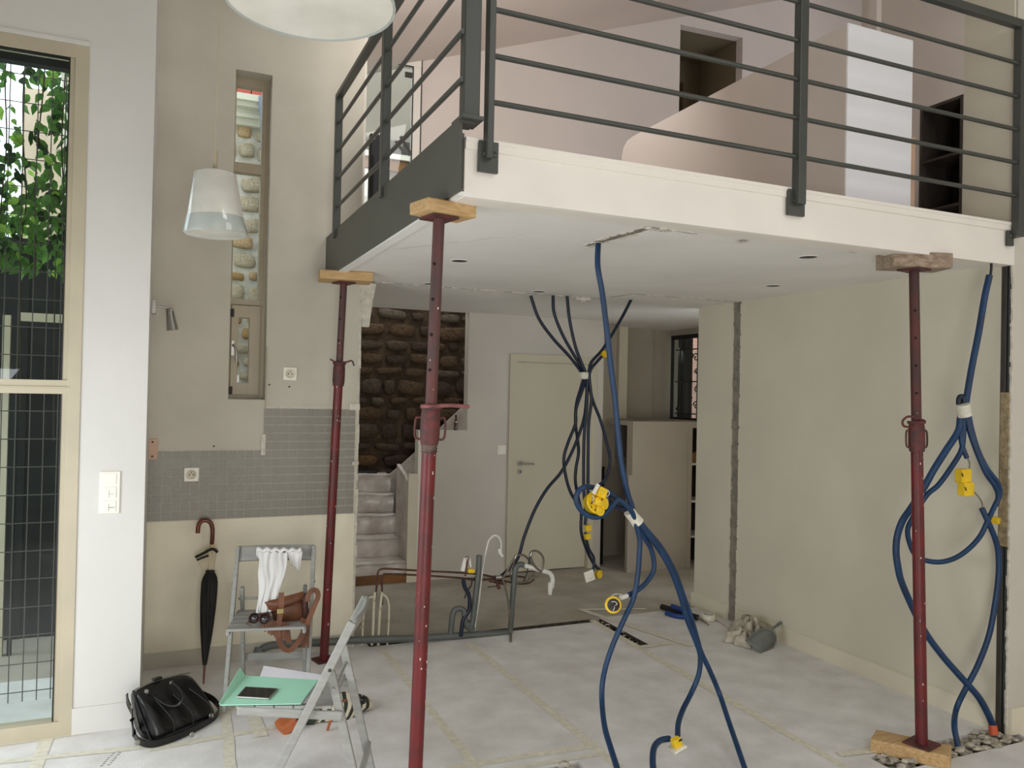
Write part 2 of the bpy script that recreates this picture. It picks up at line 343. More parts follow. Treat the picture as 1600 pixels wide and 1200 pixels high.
# rubble in the strip along the front
def rock(r):
    b = MB(); n = 6; vs = []
    for (z, q) in ((-.5,.55),(0,1),(.5,.6)):
        for k in range(n):
            a = 2*PI*k/n+z; e = q*r.uniform(.7,1.15); vs.append((math.cos(a)*e, math.sin(a)*e, z*r.uniform(.8,1.2)))
    b.add(vs, [(5,4,3,2,1,0),(12,13,14,15,16,17)]+[(i*n+k, i*n+(k+1)%n, (i+1)*n+(k+1)%n, (i+1)*n+k) for i in range(2) for k in range(n)])
    return b
rb = MB()
for i in range(260):
    if i < 210: x = rnd.uniform(3.06, 3.9); y = rnd.uniform(2.555, 2.70); s = rnd.uniform(.008, .026)
    elif i < 240: x = rnd.uniform(1.62, 1.74); y = rnd.uniform(2.97, 3.14); s = rnd.uniform(.008, .02)
    else: x = rnd.uniform(2.93, 2.975); y = rnd.uniform(4.5, 5.1); s = rnd.uniform(.005, .012)
    q = rock(rnd); z = -0.03+s*.5+ (rnd.random()**2)*.035
    rb.add([(x+a*s*1.4, y+b_*s, z+c*s*.7) for a, b_, c in q.v], q.f)
r_ = obj('rubble', rb, M['mortar'], floor); r_['kind'] = 'stuff'

# front wall on the left with the tall window
WX0 = -2.2; WX1 = -0.352; WZ1 = 3.24
b = MB().box((-4, YF, 0), (WX0, YF+.2, ZT)).box((WX0, YF, WZ1), (WX1, YF+.2, ZT)).box((WX1, YF, 0), (XK, YF+.2, ZT))
b.box((XK-.2, YF+.2, 0), (XK, YK+.2, ZT))
wall_front = struct('wall_front', b, M['wall_front'])
# kitchen wall (W2)
KX1 = 1.146
b = MB().box((XK, YK, 0), (.363, YK+.2, ZT)).box((.363, YK, 0), (.577, YK+.2, 1.571)).box((.363, YK, 3.567), (.577, YK+.2, ZT)).box((.577, YK, 0), (KX1, YK+.2, ZT))
wall_kitchen = struct('wall_left', b, M['kitchen'])
# broken edge of the kitchen wall, where the partition was cut away
eb = MB(); z = 0.0
while z < 2.34:
    h = rnd.uniform(.03, .12); d = rnd.uniform(.0, .016); eb.box((KX1, YK-.004+rnd.uniform(0,.006), z), (KX1+.004+d, YK+.05, min(2.34, z+h))); z += h
obj('broken_plaster_edge', eb, M['plaster'], wall_kitchen)
obj('metal_corner_strip', MB().box((KX1-.002, YK+.05, .0), (KX1+.006, YK+.12, 2.33)), M['stud'], wall_kitchen)
obj('lower_paint', MB().box((XK+.004, YK-.0015, .09), (KX1-.002, YK+.01, .853)), M['cream_low'], wall_kitchen)
obj('screed_patch', MB().box((.37, YK-.002, 1.42), (.56, YK, 1.565)), M['kitchen'], wall_kitchen)
# mosaic tiles: each a part
def tilefield(x0, x1, z0, z1, x_off=0):
    obj('tile_grout', MB().box((x0, YK-.004, z0), (x1, YK, z1)), M['tilegrout'], wall_kitchen)
tm = MB().box((-.5, -.5, -.5), (.5, .5, .5)); tmesh = mesh_of('tile', tm, M['tile'])
PT = 0.0512
tilefield(XK, .581, .853, 1.268); tilefield(.581, KX1, .853, 1.534)
for j in range(14):
    zt = .855 + j*PT
    for i in range(25):
        x0 = -.066+.024 + (i-1)*PT; x1 = x0+PT
        x0 = max(x0, XK); x1 = min(x1, KX1)
        if x1-x0 < .012: continue
        top = 1.268 if x0 < .56 else 1.534
        z1 = min(zt+PT, top)
        if z1-zt < .02: continue
        ww = x1-x0-.0045; hh = z1-zt-.0045
        if abs((x0+x1)/2-.169) < .03 and abs(zt+PT/2-1.125) < .03: continue
        o = inst('tile', tmesh, wall_kitchen, ((x0+x1)/2, YK-.006-rnd.uniform(0,.0008), (zt+z1)/2), (rnd.uniform(-.008,.008), 0, rnd.uniform(-.008,.008)), (ww, .006, hh), M['tile2'] if rnd.random() < .3 else None)
# plaster remains around the tiles
b = MB(); b.box((.560, YK-.012, 1.235), (.585, YK, 1.36)); obj('plaster_remnant', b, M['plaster'], wall_kitchen)
b = MB(); b.box((1.095, YK-.014, 1.515), (1.160, YK, 1.555)); obj('plaster_remnant', b, M['plaster'], wall_kitchen)
b = MB(); b.box((1.12, YK-.014, 1.165), (1.16, YK, 1.185)); obj('plaster_remnant', b, M['plaster'], wall_kitchen)
obj('metal_angle', MB().box((.5775, YK-.008, 1.22), (.584, YK, 1.9)), M['alu2'], wall_kitchen)
b = MB()
for (x, z) in ((.60, 1.665), (.29, 1.29), (.72,1.655)): b.lathe((x, YK-.001, z), [(.006,0),(.006,.003)], 8, (0,-1,0))
obj('wall_hole', b, M['screw'], wall_kitchen)
# plaster lump hanging at top of the cut edge
b = MB(); b.add([(1.15, YK-.01, 2.34), (1.25, YK-.01, 2.33), (1.23, YK-.01, 2.22), (1.21, YK-.01, 2.05), (1.165, YK-.01, 2.05), (1.155, YK-.01, 2.2)]+[(1.15, YK+.02, 2.34), (1.25, YK+.02, 2.33), (1.23, YK+.02, 2.22), (1.21, YK+.02, 2.05), (1.165, YK+.02, 2.05), (1.155, YK+.02, 2.2)],
    [(0,1,2,3,4,5),(11,10,9,8,7,6)]+[(i,(i+1)%6,6+(i+1)%6,6+i) for i in range(6)])
obj('hanging_plaster_piece', b, M['plaster'], wall_kitchen)

# right wall with ragged groove of the removed partition
b = MB().box((XR, 2.688, 0), (XR+.15, 4.66, ZC)).box((XR+.012, 4.66, 0), (XR+.15, 4.755, ZC)).box((XR, 4.755, 0), (XR+.15, 5.165, ZC))
b.box((XR, 2.63, ZC), (XR+.15, 5.2, 3.75))
wall_right = struct('wall_right', b, M['side'])
obj('groove_bed', MB().box((XR+.006, 4.66, 0), (XR+.013, 4.755, ZC)), M['grout'], wall_right)
for y in (4.66, 4.755):
    eb = MB(); z = 0.05
    while z < 2.33:
        h = rnd.uniform(.015, .12); d = rnd.uniform(.002, .011)
        eb.box((XR-rnd.uniform(.001,.003), y-d, z), (XR+.010, y+d, min(2.34, z+h))); z += h*rnd.uniform(1,1.3)
    obj('ragged_plaster_edge', eb, M['side'], wall_right)
# pier on the right, in the plane of the fascia
b = MB().box((XR+.012, YM, 0), (6.0, YM+.12, ZT))
wall_pier = struct('wall_pier', b, M['wall'])
obj('stud_channel', MB().box((XR+.002, YM+.030, 0), (XR+.010, YM+.034, 2.345)).box((XR+.002, YM+.014, 0), (XR+.010, YM+.018, 2.345)), M['stud'], wall_pier)
obj('cavity', MB().box((XR+.010, YM+.004, 0), (XR+.012, YM+.058, 2.345)), M['darkhole'], wall_pier)
obj('insulation_strip', MB().box((XR-.002, YM+.008, .93), (XR+.010, YM+.052, 1.70)), M['insul'], wall_pier)
obj('wood_batten', MB().box((XR+.001, YM+.034, 0), (XR+.011, YM+.056, .93)).box((XR+.001, YM+.034, 1.70), (XR+.011, YM+.056, 2.34)), M['shelfdark'], wall_pier)
eb = MB(); z = 0.0
while z < 2.33:
    h = rnd.uniform(.008, .05); eb.box((XR+.008-rnd.uniform(0,.008), YM+.0005, z), (XR+.014, YM+.008+rnd.uniform(0,.004), min(2.34, z+h))); z += h
obj('ragged_plaster_edge', eb, M['plaster'], wall_pier)
for (y0, y1) in ((2.69, 4.655), (4.76, 5.17)):
    struct('baseboard_right', MB().box((XR-.014, y0, 0), (XR, y1, .098)).box((XR-.009, y0, .098), (XR, y1, .104)), M['base'])
struct('baseboard_right_end', MB().box((XR-.014, 5.165, 0), (XR+.15, 5.18, .1)), M['base'])
struct('baseboard_pier', MB().box((XR+.02, YM-.014, 0), (6.0, YM, .13)), M['base'])
struct('baseboard_front', MB().box((-.352, YF-.012, 0), (XK+.006, YF, .125)).box((XK, YF-.012, 0), (XK+.008, YF+.2, .125)), M['wall_front'])
struct('baseboard_left', MB().box((XK, YK-.012, 0), (.95, YK, .092)).box((XK, YK-.014, .086), (.95, YK, .092)), M['kitchen'])

# door wall, with the stair opening on its left
DX0 = 2.925; DX1 = 3.735; DZ = 1.955
b = MB().box((2.04, YD, 0), (2.485, YD+.09, 1.30)).box((2.485, YD, 0), (DX0, YD+.09, ZC)).box((DX0, YD, DZ), (DX1, YD+.09, ZC)).box((DX1, YD, 0), (3.86, YD+.09, ZC))
wall_back = struct('wall_back', b, M['wall'])
obj('white_corner_trim', MB().box((2.035, YD-.006, 0), (2.062, YD+.092, 1.302)), M['white'], wall_back)
obj('jamb_lining', MB().box((2.480, YD-.004, 1.30), (2.50, YD+.094, ZC)), M['wall'], wall_back)
door = struct('door_1', MB().box((DX0+.03, YD+.012, .012), (DX1-.03, YD+.045, DZ-.03)), M['door'], bevel=.002)
fb = MB().box((DX0-.045, YD-.016, 0), (DX0+.018, YD+.03, DZ+.045)).box((DX1-.018, YD-.016, 0), (DX1+.045, YD+.03, DZ+.045)).box((DX0-.045, YD-.016, DZ-.018), (DX1+.045, YD+.03, DZ+.045))
fb.box((DX0+.018, YD-.004, 0), (DX0+.027, YD+.03, DZ-.02)).box((DX1-.027, YD-.004, 0), (DX1-.018, YD+.03, DZ-.02)).box((DX0+.018, YD-.004, DZ-.027), (DX1-.018, YD+.03, DZ-.018))
obj('door_frame', fb, M['door'], door)
hb = MB().lathe((DX0+.085, YD+.012, 1.0), [(.026,0),(.026,.008)], 20, (0,-1,0)).cyl((DX0+.085, YD+.01, 1.0), (DX0+.085, YD-.04, 1.0), .009).tube([(DX0+.085, YD-.038, 1.0), (DX0+.11, YD-.042, 1.0), (DX0+.205, YD-.04, .998)], .009, 10)
obj('door_handle', hb, M['chrome'], door)
obj('keyhole_rose', MB().lathe((DX0+.085, YD+.012, .925), [(.024,0),(.024,.008)], 20, (0,-1,0)), M['chrome'], door)
obj('keyhole', MB().box((DX0+.082, YD+.002, .915), (DX0+.088, YD+.004, .935)), M['darkhole'], door)

# dark passage at the back right
b = MB().box((3.86, YD+.2, .93), (4.12, YD+.32, ZC)).box((4.12, YD+.5, .93), (4.75, YD+.62, ZC)).box((3.86, YD+.45, 0), (4.6, YD+.55, 1.0))
b.box((4.86, 5.165, 0), (5.0, 6.35, ZC)).box((XR, 7.6, 0), (5.2, 7.7, ZC)).box((5.0, 6.3, 0), (5.12, 6.66, ZC)).box((5.0, 6.66, 0), (5.12, 7.19, 1.38)).box((5.0, 6.66, 2.29), (5.12, 7.19, ZC)).box((5.0, 7.19, 0), (5.12, 7.7, ZC))
b.box((4.75, 7.15, 1.3), (5.0, 7.25, ZC))
wall_passage = struct('wall_passage', b, M['passage'])
obj('boxed_pipe', MB().box((4.30, YD+.44, 1.38), (4.40, YD+.52, ZC)), M['base'], wall_passage)
low = MB().box((4.02, 6.33, 0), (4.66, 6.43, 1.40)).box((4.02, 6.43, 1.36), (4.98, 7.1, 1.40)).box((3.98, 6.325, 0), (4.03, 6.34, .9)).box((4.66, 6.33, 1.34), (4.98, 6.43, 1.40)).box((4.64, 6.325, 0), (4.69, 6.43, 1.34))
struct('wall_low', low, M['passage'])
cb = thing('shelf_unit', 'small open shelf bay at the end of the low wall in the dark passage', 'shelf', (4.82, 6.4, 0))
obj('back_panel', MB().box((4.69, 6.62, 0), (4.98, 6.64, 1.34)), M['shelfdark'], cb)
obj('side_panel', MB().box((4.69, 6.34, 0), (4.70, 6.62, 1.34)), M['wall'], cb)
for z in (.28, .62, .98): obj('shelf', MB().box((4.70, 6.345, z), (4.98, 6.62, z+.018)), M['wall'], cb)
bx = tag(obj('storage_box', MB().box((4.72, 6.37, .998), (4.95, 6.6, 1.10)), M['wood']), 'brown box on the upper shelf of the passage shelf bay', 'box'); origin(bx, (4.83, 6.48, .998))
# black panel put in for the shade of the gap beside the door
gp = thing('gap_shade_panel', 'narrow black panel added for the dark gap between the door frame and the passage', 'panel', (3.90, 6.72, 0))
obj('board', MB().box((3.875, 6.71, .0), (3.945, 6.74, .93)), M['black'], gp)
obj('shade_board_top', MB().box((3.873, 6.705, .93), (3.947, 6.745, .945)), M['black'], gp)
# wrought iron window
wi = struct('window_3', MB().box((5.0, 6.66, 1.38), (5.05, 6.69, 2.29)).box((5.0, 7.16, 1.38), (5.05, 7.19, 2.29)).box((5.0, 6.66, 1.38), (5.05, 7.19, 1.42)).box((5.0, 6.66, 2.25), (5.05, 7.19, 2.29)), M['iron'])
obj('pane', MB().box((5.035, 6.69, 1.42), (5.04, 7.16, 2.25)), M['glass'], wi)
for y in (6.76, 6.93, 7.09): obj('iron_bar', MB().cyl((5.08, y, 1.38), (5.08, y, 2.29), .008, 6), M['iron'], wi)
def scroll(y, z, r, s):
    pts = [(5.08, y+s*r*(1-t/20)*math.cos(t*.5)*1.0, z+r*(1-t/20)*math.sin(t*.5)) for t in range(18)]
    obj('iron_scroll', MB().tube(pts, .006, 6), M['iron'], wi)
for y, z, r, s in ((6.80,1.55,.05,1), (6.80,1.72,.04,-1), (7.05,1.62,.05,1), (7.08,1.95,.05,-1), (6.82,2.05,.05,1), (7.12,1.5,.03,1), (6.80,1.9,.035,1)): scroll(y, z, r, s)
for z in (1.46, 1.8, 2.14): obj('iron_bar', MB().cyl((5.08, 6.68, z), (5.08, 7.17, z), .007, 6), M['iron'], wi)
tag(origin(obj('drainpipe', MB().cyl((5.32, 7.34, 0), (5.32, 7.34, 3), .085, 14).lathe((5.32,7.34,1.62),[(.092,0),(.092,.02)],14).lathe((5.32,7.34,2.1),[(.092,0),(.092,.02)],14), M['iron']), (5.32,7.34,0)), 'dark drainpipe seen through the ironwork window', 'pipe')
eb = struct('wall_courtyard_brick', MB().box((5.62, 5.6, 0), (5.7, 9.2, 3)), M['extmortar'])
bmesh_ = mesh_of('brick', MB().box((-.5,-.5,-.5),(.5,.5,.5)), M['redbrick']); M['palebrick'] = mat('pale_pink_brick', (206, 160, 140), 0.85, var=.1)
for j in range(9):
    for i in range(6):
        inst('brick', bmesh_, eb, (5.615, 7.0+.24*i-.12*(j%2), 1.4+.115*j), (0,0,0), (.02, .225, .10), M['palebrick'])
area('courtyard_fill_lamp', (5.25, 7.45, 2.25), (5.6, 7.75, 1.7), .2, .5, 1.1, (1,1,1))  # added lamp, lights the bricks behind the ironwork window
area('stairwell_fill_lamp', (2.1, 7.15, 3.3), (1.8, 7.0, .4), .8, .5, 5.2, (1.0, .96, .9))  # unseen lamp added above to brighten the stairs and stones

# ceiling under the mezzanine, with the mezzanine floor on top
HOLES = [(1.443,4.0197,2.35), (2.3621,4.9508,2.35), (2.9073,3.0114,2.35), (3.4759,3.893,2.35), (1.5929,4.9843,2.35)]
ceiling = struct('ceiling', MB().box((.955, YM+.02, ZC), (XR, YK, ZC+.03)).box((KX1, YK, ZC), (XR, YD+.05, ZC+.03)).box((XR, 5.165, ZC), (5.2, 7.7, ZC+.03)), M['ceil'])
struct('floor_mezzanine', MB().box((.94, YM+.06, ZC+.05), (XR, YK, ZM-.035)).box((KX1, YK, ZC+.05), (XR, YD+.05, ZM-.035)).box((XR+.15, YM+.13, ZC+.05), (7.3, 7.7, ZM-.035)), M['mezz'])
b = MB().box((.955, YM, ZC-.015), (XR+.02, YM+.02, 2.515)).box((.955, YM-.008, 2.503), (XR+.02, YM+.03, 2.545))
b.box((.955, YM-.012, 2.53), (XR+.02, YM+.06, 2.545)).box((.955, YM+.02, ZC-.015), (XR, YM+.12, ZC))
fascia = struct('trim_fascia', b, M['white'], bevel=.002)
side_beam = struct('trim_side_beam', MB().box((.925, YM-.02, ZC-.004), (.937, YK-.002, 2.60)).box((.937, YM+.01, ZC+.02), (.955, YK-.002, 2.56)).box((.925, YM-.02, 2.588), (.985, YM+.05, 2.60)), M['steel'])
struct('trim_ceiling_edge', MB().box((.937, YM+.0, ZC-.012), (.985, YK, ZC+.001)), M['ceil'])
# ragged ceiling cracks
def crack(pts, wd, lift=.004, parent=ceiling, edge=.008, mm='board'):
    P = [V(p) for p in pts]; db = MB(); rb = MB()
    for i in range(len(P)-1):
        a, c = P[i], P[i+1]; d = (c-a); L = d.length; d.normalize(); q = V((-d.y, d.x, 0)); n = max(1, int(L/.04)); t = 0
        for k in range(n):
            s0 = a+d*L*k/n; s1 = a+d*L*(k+1)/n; w0 = wd*rnd.uniform(.5,1.1)/2
            db.add([s0+q*w0+V((0,0,-.0015)), s1+q*w0+V((0,0,-.0015)), s1-q*w0+V((0,0,-.0015)), s0-q*w0+V((0,0,-.0015))], [(0,1,2,3)])
            for sg in (-1, 1):
                if rnd.random() < .62:
                    e = edge*rnd.uniform(.5,1.8); u0 = s0+d*rnd.uniform(-.01,.01)+q*sg*(w0+e/2)
                    rb.obox(u0+d*(L/n)/2, d, q, (0,0,1), L/n/2*rnd.uniform(.5,1.1), e/2, lift*rnd.uniform(.5,1.5))
    obj('crack_gap', db, M[mm], parent); obj('torn_plaster_edge', rb, M['plaster'], parent)
crack([(1.17,5.11,ZC),(1.6,5.10,ZC),(2.25,5.10,ZC),(2.92,5.08,ZC)], .02)
crack([(2.92,5.10,ZC),(2.97,4.74,ZC)], .02); crack([(2.95,4.72,ZC),(3.4,4.71,ZC),(XR,4.70,ZC)], .02)
crack([(1.8158,3.3036,2.349), (1.8203,3.1906,2.349), (1.8497,2.8007,2.349)], .045, .005, edge=.014, mm='grout')
crack([(1.84,2.755,ZC),(2.3,2.755,ZC),(3.0,2.755,ZC),(3.85,2.755,ZC)], .008, .004, edge=.008)
crack([(1.81,2.7406,2.334), (2.0572,2.7653,2.334)], .010, .004, edge=.010)
lump = MB()
for c_, s in (((1.8508,2.7928,2.345), .022), ((1.9308,2.8073,2.345), .016), ((2.3609,2.8368,2.345), .014), ((1.8124,3.1709,2.345), .016), ((2.9656,2.7797,2.345), .01)):
    for k in range(3):
        q = rock(rnd); lump.add([(c_[0]+a*s+rnd.uniform(-.02,.02), c_[1]+b_*s+rnd.uniform(-.02,.02), c_[2]-.002+z_*s*.4) for a, b_, z_ in q.v], q.f)
obj('plaster_lump', lump, M['plaster'], ceiling)
# joint line of the plasterboard from the side beam
crack([(.99, 3.95, ZC), (1.45, 3.2, ZC)], .003, .0015, edge=.003)
spots = ['recessed ceiling spotlight nearest the front props', 'recessed ceiling spotlight beside the three conduits at the crack', 'recessed ceiling spotlight near the front beam on the right', 'recessed ceiling spotlight nearest the right wall', 'recessed ceiling spotlight partly behind the near red prop']
for h, lb in zip(HOLES, spots):
    t = thing('recessed_spotlight', lb, 'spotlight', (h[0], h[1], ZC), 0, 'recessed spotlights under the mezzanine')
    obj('bezel', MB().lathe((h[0],h[1],ZC), [(.050,-.001),(.049,-.004),(.043,-.004),(.042,-.001)], 24, cap=False), M['ceil'], t)
    obj('reflector', MB().lathe((h[0],h[1],ZC), [(.0425,-.0030),(.0,-.0022)], 24, cap=False), M['shelfdark'], t)
h = (2.8189,5.1808,2.35)
t = thing('ceiling_rose', 'small white ceiling rose beside the torn crack', 'ceiling fitting', (h[0], h[1], ZC))
obj('cover', MB().lathe((h[0],h[1]-.03,ZC), [(.06,0),(.058,-.01),(.04,-.014),(0,-.014)], 24), M['ceil'], t)
obj('centre_cap', MB().lathe((h[0],h[1]-.03,ZC), [(.018,-.014),(.016,-.02),(0,-.02)], 16), M['white'], t)

# mezzanine room
def slope(x): return 4.49+.353*(x-1.97)
b = MB().prism([(KX1, ZM), (1.40, ZM), (1.40, slope(1.4)+.3), (KX1, slope(KX1)+.3)], 'y', YD, YD+.1)
b.prism([(1.40, 4.52), (2.0, 4.52), (2.0, 4.9), (1.40, 4.7)], 'y', YD, YD+.1)
b.prism([(2.0, ZM), (4.67, ZM), (4.67, slope(4.67)+.2), (2.0, slope(2.0)+.2)], 'y', YD, YD+.1)
b.prism([(4.67, 5.37), (5.45, 5.39), (5.45, slope(5.45)+.2), (4.67, slope(4.67)+.2)], 'y', YD, YD+.1)
b.prism([(5.45, ZM), (7.4, ZM), (7.4, slope(7.4)+.2), (5.45, slope(5.45)+.2)], 'y', YD, YD+.1)
wm = struct('wall_mezzanine', b, M['mezz'])
M['alcove_shade'] = mat('alcove_shade_tone', (128, 114, 90), 0.85, var=.03, scale=2)  # shade of the unlit alcove put into a darker wall tone
obj('alcove_lining', MB().box((4.5, YD+2.6, ZM), (6.2, YD+2.7, 5.8)).box((4.60, YD+.1, ZM), (4.665, YD+2.6, 5.6)).box((5.46, YD+.1, ZM), (5.55, YD+2.6, 5.6)).box((4.62, YD+.1, 5.40), (5.5, YD+2.6, 5.5)), M['alcove_shade'], wm)
obj('niche_inner_jamb', MB().box((5.25, YD+.75, ZM), (5.455, YD+1.1, 5.15)).box((4.67, YD+.75, 5.15), (5.455, YD+1.1, 5.395)), M['alcove_shade'], wm)
b = MB().prism([(KX1-.1, slope(KX1-.1)), (7.4, slope(7.4)), (7.4, slope(7.4)+.08), (KX1-.1, slope(KX1-.1)+.08)], 'y', YM-.2, YD+.1)
struct('ceiling_mezzanine', b, M['mezz'])
# return wall of the kitchen side towards the mezzanine room
struct('wall_stair_left', MB().box((KX1-.02, YK+.2, 0), (KX1+.06, 7.75, 5.2)), M['wall'])
# stair parapet and closet box on the mezzanine
PX = 3.125
b = MB(); 
prof = [(3.0, ZM), (3.0, 3.55), (5.0, 3.55), (5.08, 3.54), (5.13, 3.50), (5.15, 3.44), (5.15, ZM)]
b.prism(prof, 'x', PX, PX+.08)
struct('wall_parapet', b, M['mezz'])
b = MB().box((PX+.004, 2.995, ZM), (3.587, 3.04, 3.55))
struct('wall_closet', b, M['brightwall'])
struct('trim_closet_post', MB().box((3.587, 2.995, ZM), (3.615, 3.04, 3.04)), M['palewood'])
struct('trim_closet_edge', MB().box((3.605, 3.25, ZM), (3.64, 3.30, 4.6)), M['mezz'])
t = thing('bookcase', 'dark wooden open bookcase on the mezzanine beside the bright white closet', 'bookcase', (XR, 3.04, ZM))
BY0, BY1, BZ = 2.912, 3.172, 3.285
obj('side_panel', MB().box((XR-.004, BY0, ZM), (XR+.26, BY0+.014, BZ)), M['shelfdark'], t)
obj('side_panel', MB().box((XR-.004, BY1-.014, ZM), (XR+.26, BY1, BZ)), M['shelfdark'], t)
obj('top_panel', MB().box((XR-.004, BY0, BZ-.014), (XR+.26, BY1, BZ)), M['shelfdark'], t)
obj('back_panel', MB().box((XR+.25, BY0, ZM), (XR+.26, BY1, BZ)), M['shelfdark'], t)
for z in (2.70, 2.975): obj('shelf', MB().box((XR-.002, BY0+.014, z), (XR+.25, BY1-.014, z+.014)), M['shelfdark'], t)
# wall around the bookcase is cut away behind it
ME = wall_right.data
# (rebuild the upper wall leaving a recess for the bookcase)
bb = MB().box((XR, 2.688, 0), (XR+.15, 4.66, ZC)).box((XR+.012, 4.66, 0), (XR+.15, 4.755, ZC)).box((XR, 4.755, 0), (XR+.15, 5.165, ZC))
bb.box((XR, 2.64, ZC), (XR+.15, BY0, 6.2))
me2 = bpy.data.meshes.new('wall_right'); me2.from_pydata([tuple(v) for v in bb.v], [], bb.f); me2.materials.append(M['side']); me2.update(); wall_right.data = me2
struct('wall_bookcase', MB().box((XR, BY0, BZ), (XR+.15, BY1, 6.2)).box((XR, BY1, ZC), (XR+.15, 3.6, 6.2)), M['mezz'])
struct('wall_upper_right', MB().box((7.3, 2.7, ZM), (7.4, 7.8, 6.8)), M['mezz'])

# glazed window of the mezzanine back wall (white frame)
w2 = struct('window_2', MB().box((1.40, YD-.02, 4.43), (1.985, YD+.05, 4.50)).box((1.915, YD-.02, ZM), (1.985, YD+.05, 4.43)).box((1.40, YD-.02, ZM), (1.44, YD+.05, 4.43)), M['white'], bevel=.006)
obj('pane', MB().box((1.44, YD+.01, ZM), (1.915, YD+.018, 4.43)), M['glass'], w2)
obj('seal', MB().box((1.905, YD-.024, ZM), (1.915, YD-.02, 4.43)).box((1.44, YD-.024, 4.42), (1.915, YD-.02, 4.43)).box((1.985, YD-.02, ZM), (1.992, YD, 4.5)), M['iron'], w2)
obj('handle', MB().beam((1.90, YD-.05, 3.66), (1.80, YD-.06, 3.80), .02, .02).cyl((1.895, YD-.05, 3.67), (1.895, YD, 3.67), .01), M['screw'], w2)
obj('hinge', MB().box((1.84, YD-.03, 4.33), (1.90, YD-.01, 4.37)), M['screw'], w2)
nb = thing('reflected_wall_backdrop', 'pale rendered house wall with a dark band added behind the mezzanine window for its reflection', 'backdrop', (1.9, 8.6, 0))  # added backdrop standing in for what the glass reflects
obj('wall', MB().box((1.3, 8.6, 0), (3.4, 8.7, 6.2)), M['render_grey'], nb)
obj('white_patch', MB().box((1.6, 8.56, 2.6), (2.2, 8.6, 4.05)), M['white'], nb)
obj('dark_band', MB().box((1.3, 8.56, 4.245), (3.4, 8.6, 4.40)), M['shelfdark'], nb)
obj('white_band', MB().box((1.3, 8.52, 4.185), (3.4, 8.6, 4.24)), M['cornice'], nb)
obj('brown_band', MB().box((1.3, 8.55, 4.06), (3.4, 8.6, 4.175)), M['wood'], nb)
# black panel leaning behind the side railing
t = thing('upright_speaker', 'slim upright black tower with silver knob behind the side railing', 'speaker', (1.21, 4.95, ZM))
obj('body', MB().box((1.16, 4.93, ZM), (1.225, 4.98, 3.26)), M['black'], t, bevel=.008)
obj('knob', MB().lathe((1.18, 4.93, 3.23), [(.012,0),(.010,.008),(0,.010)], 12, (0,-1,0)), M['chrome'], t)
obj('recess', MB().box((1.170, 4.928, 2.75), (1.185, 4.932, 3.12)), M['darkhole'], t)

# upper shell
struct('ceiling_main', MB().box((-4, -3, ZT), (1.05, YK+.2, ZT+.1)).box((1.05, -3, ZT), (6.0, YM+.12, ZT+.1)), M['ceil'])
struct('wall_upper_front', MB().box((.99, YM-.05, slope(1.0)+.05), (6.0, YM+.12, 6.4)).box((.99, YM-.05, slope(.99)), (1.05, YK+.2, 5.3)), M['wall'])
struct('wall_rear', MB().box((-4, -3.1, 0), (6.0, -3.0, ZT)), M['wall'])
struct('wall_far_left', MB().box((-4.1, -3, 0), (-4.0, YF+.2, ZT)), M['wall'])
struct('wall_far_right', MB().box((6.0, -3, 0), (6.1, YM+.12, ZT)), M['wall'])

# tall window on the left
fr = MB().box((WX1-.055, YF-.006, .02), (WX1, YF+.07, WZ1)).box((WX0, YF-.006, WZ1-.06), (WX1, YF+.07, WZ1)).box((WX0, YF-.006, .0), (WX1, YF+.07, .07)).box((WX0, YF-.006, 0), (WX0+.055, YF+.07, WZ1))
fr.box((WX0, YF-.002, 1.598), (WX1-.045, YF+.07, 1.625)).box((WX0, YF-.010, 1.625), (WX1-.045, YF+.07, 1.632)).box((WX0, YF-.002, 1.632), (WX1-.045, YF+.07, 1.662))
fr.box((WX1-.08, YF+.012, .07), (WX1-.055, YF+.06, WZ1-.06))
win1 = struct('window_1', fr, M['alu'], bevel=.002)
obj('pane', MB().box((WX0+.055, YF+.03, .07), (WX1-.07, YF+.036, 1.60)), M['glass'], win1)
obj('pane', MB().box((WX0+.055, YF+.03, 1.66), (WX1-.07, YF+.036, WZ1-.06)), M['glass'], win1)
obj('gasket', MB().box((WX1-.083, YF+.008, .07), (WX1-.079, YF+.03, WZ1-.06)).box((WX0, YF+.008, WZ1-.066), (WX1-.08, YF+.03, WZ1-.06)), M['iron'], win1)
obj('blind_box', MB().box((WX0, YF+.10, WZ1-.085), (WX1-.06, YF+.16, WZ1-.03)), M['fence'], win1)
struct('trim_window_head', MB().box((WX0-.05, YF-.008, WZ1), (WX1+.0, YF, WZ1+.022)), M['wall_front'])
# small window in the kitchen wall
SY = YK+.11; sx0, sx1 = .363, .577
fr = MB().box((sx0, SY, 1.575), (sx0+.016, SY+.06, 3.567)).box((sx1-.045, SY, 1.575), (sx1-.0, SY+.06, 3.567)).box((sx0, SY, 3.512), (sx1, SY+.06, 3.567)).box((sx0, SY, 1.575), (sx1, SY+.06, 1.60)).box((sx0, SY-.006, 2.975), (sx1-.012, SY+.06, 3.035)).box((sx0, SY-.006, 2.155), (sx1-.01, SY+.06, 2.19))
fr.box((sx1-.03, SY-.012, 1.575), (sx1-.022, SY, 3.52))
win4 = struct('window_4', fr, M['alu2'], bevel=.002)
sash = obj('sash', MB().box((sx0+.016, SY-.022, 1.60), (sx0+.055, SY+.03, 2.15)).box((sx1-.092, SY-.022, 1.60), (sx1-.03, SY+.03, 2.15)).box((sx0+.016, SY-.022, 2.075), (sx1-.03, SY+.03, 2.15)).box((sx0+.016, SY-.022, 1.60), (sx1-.03, SY+.03, 1.672)), M['alu2'], win4, bevel=.003)
obj('pane', MB().box((sx0+.05, SY, 1.66), (sx1-.09, SY+.005, 2.08)), M['glass'], sash)
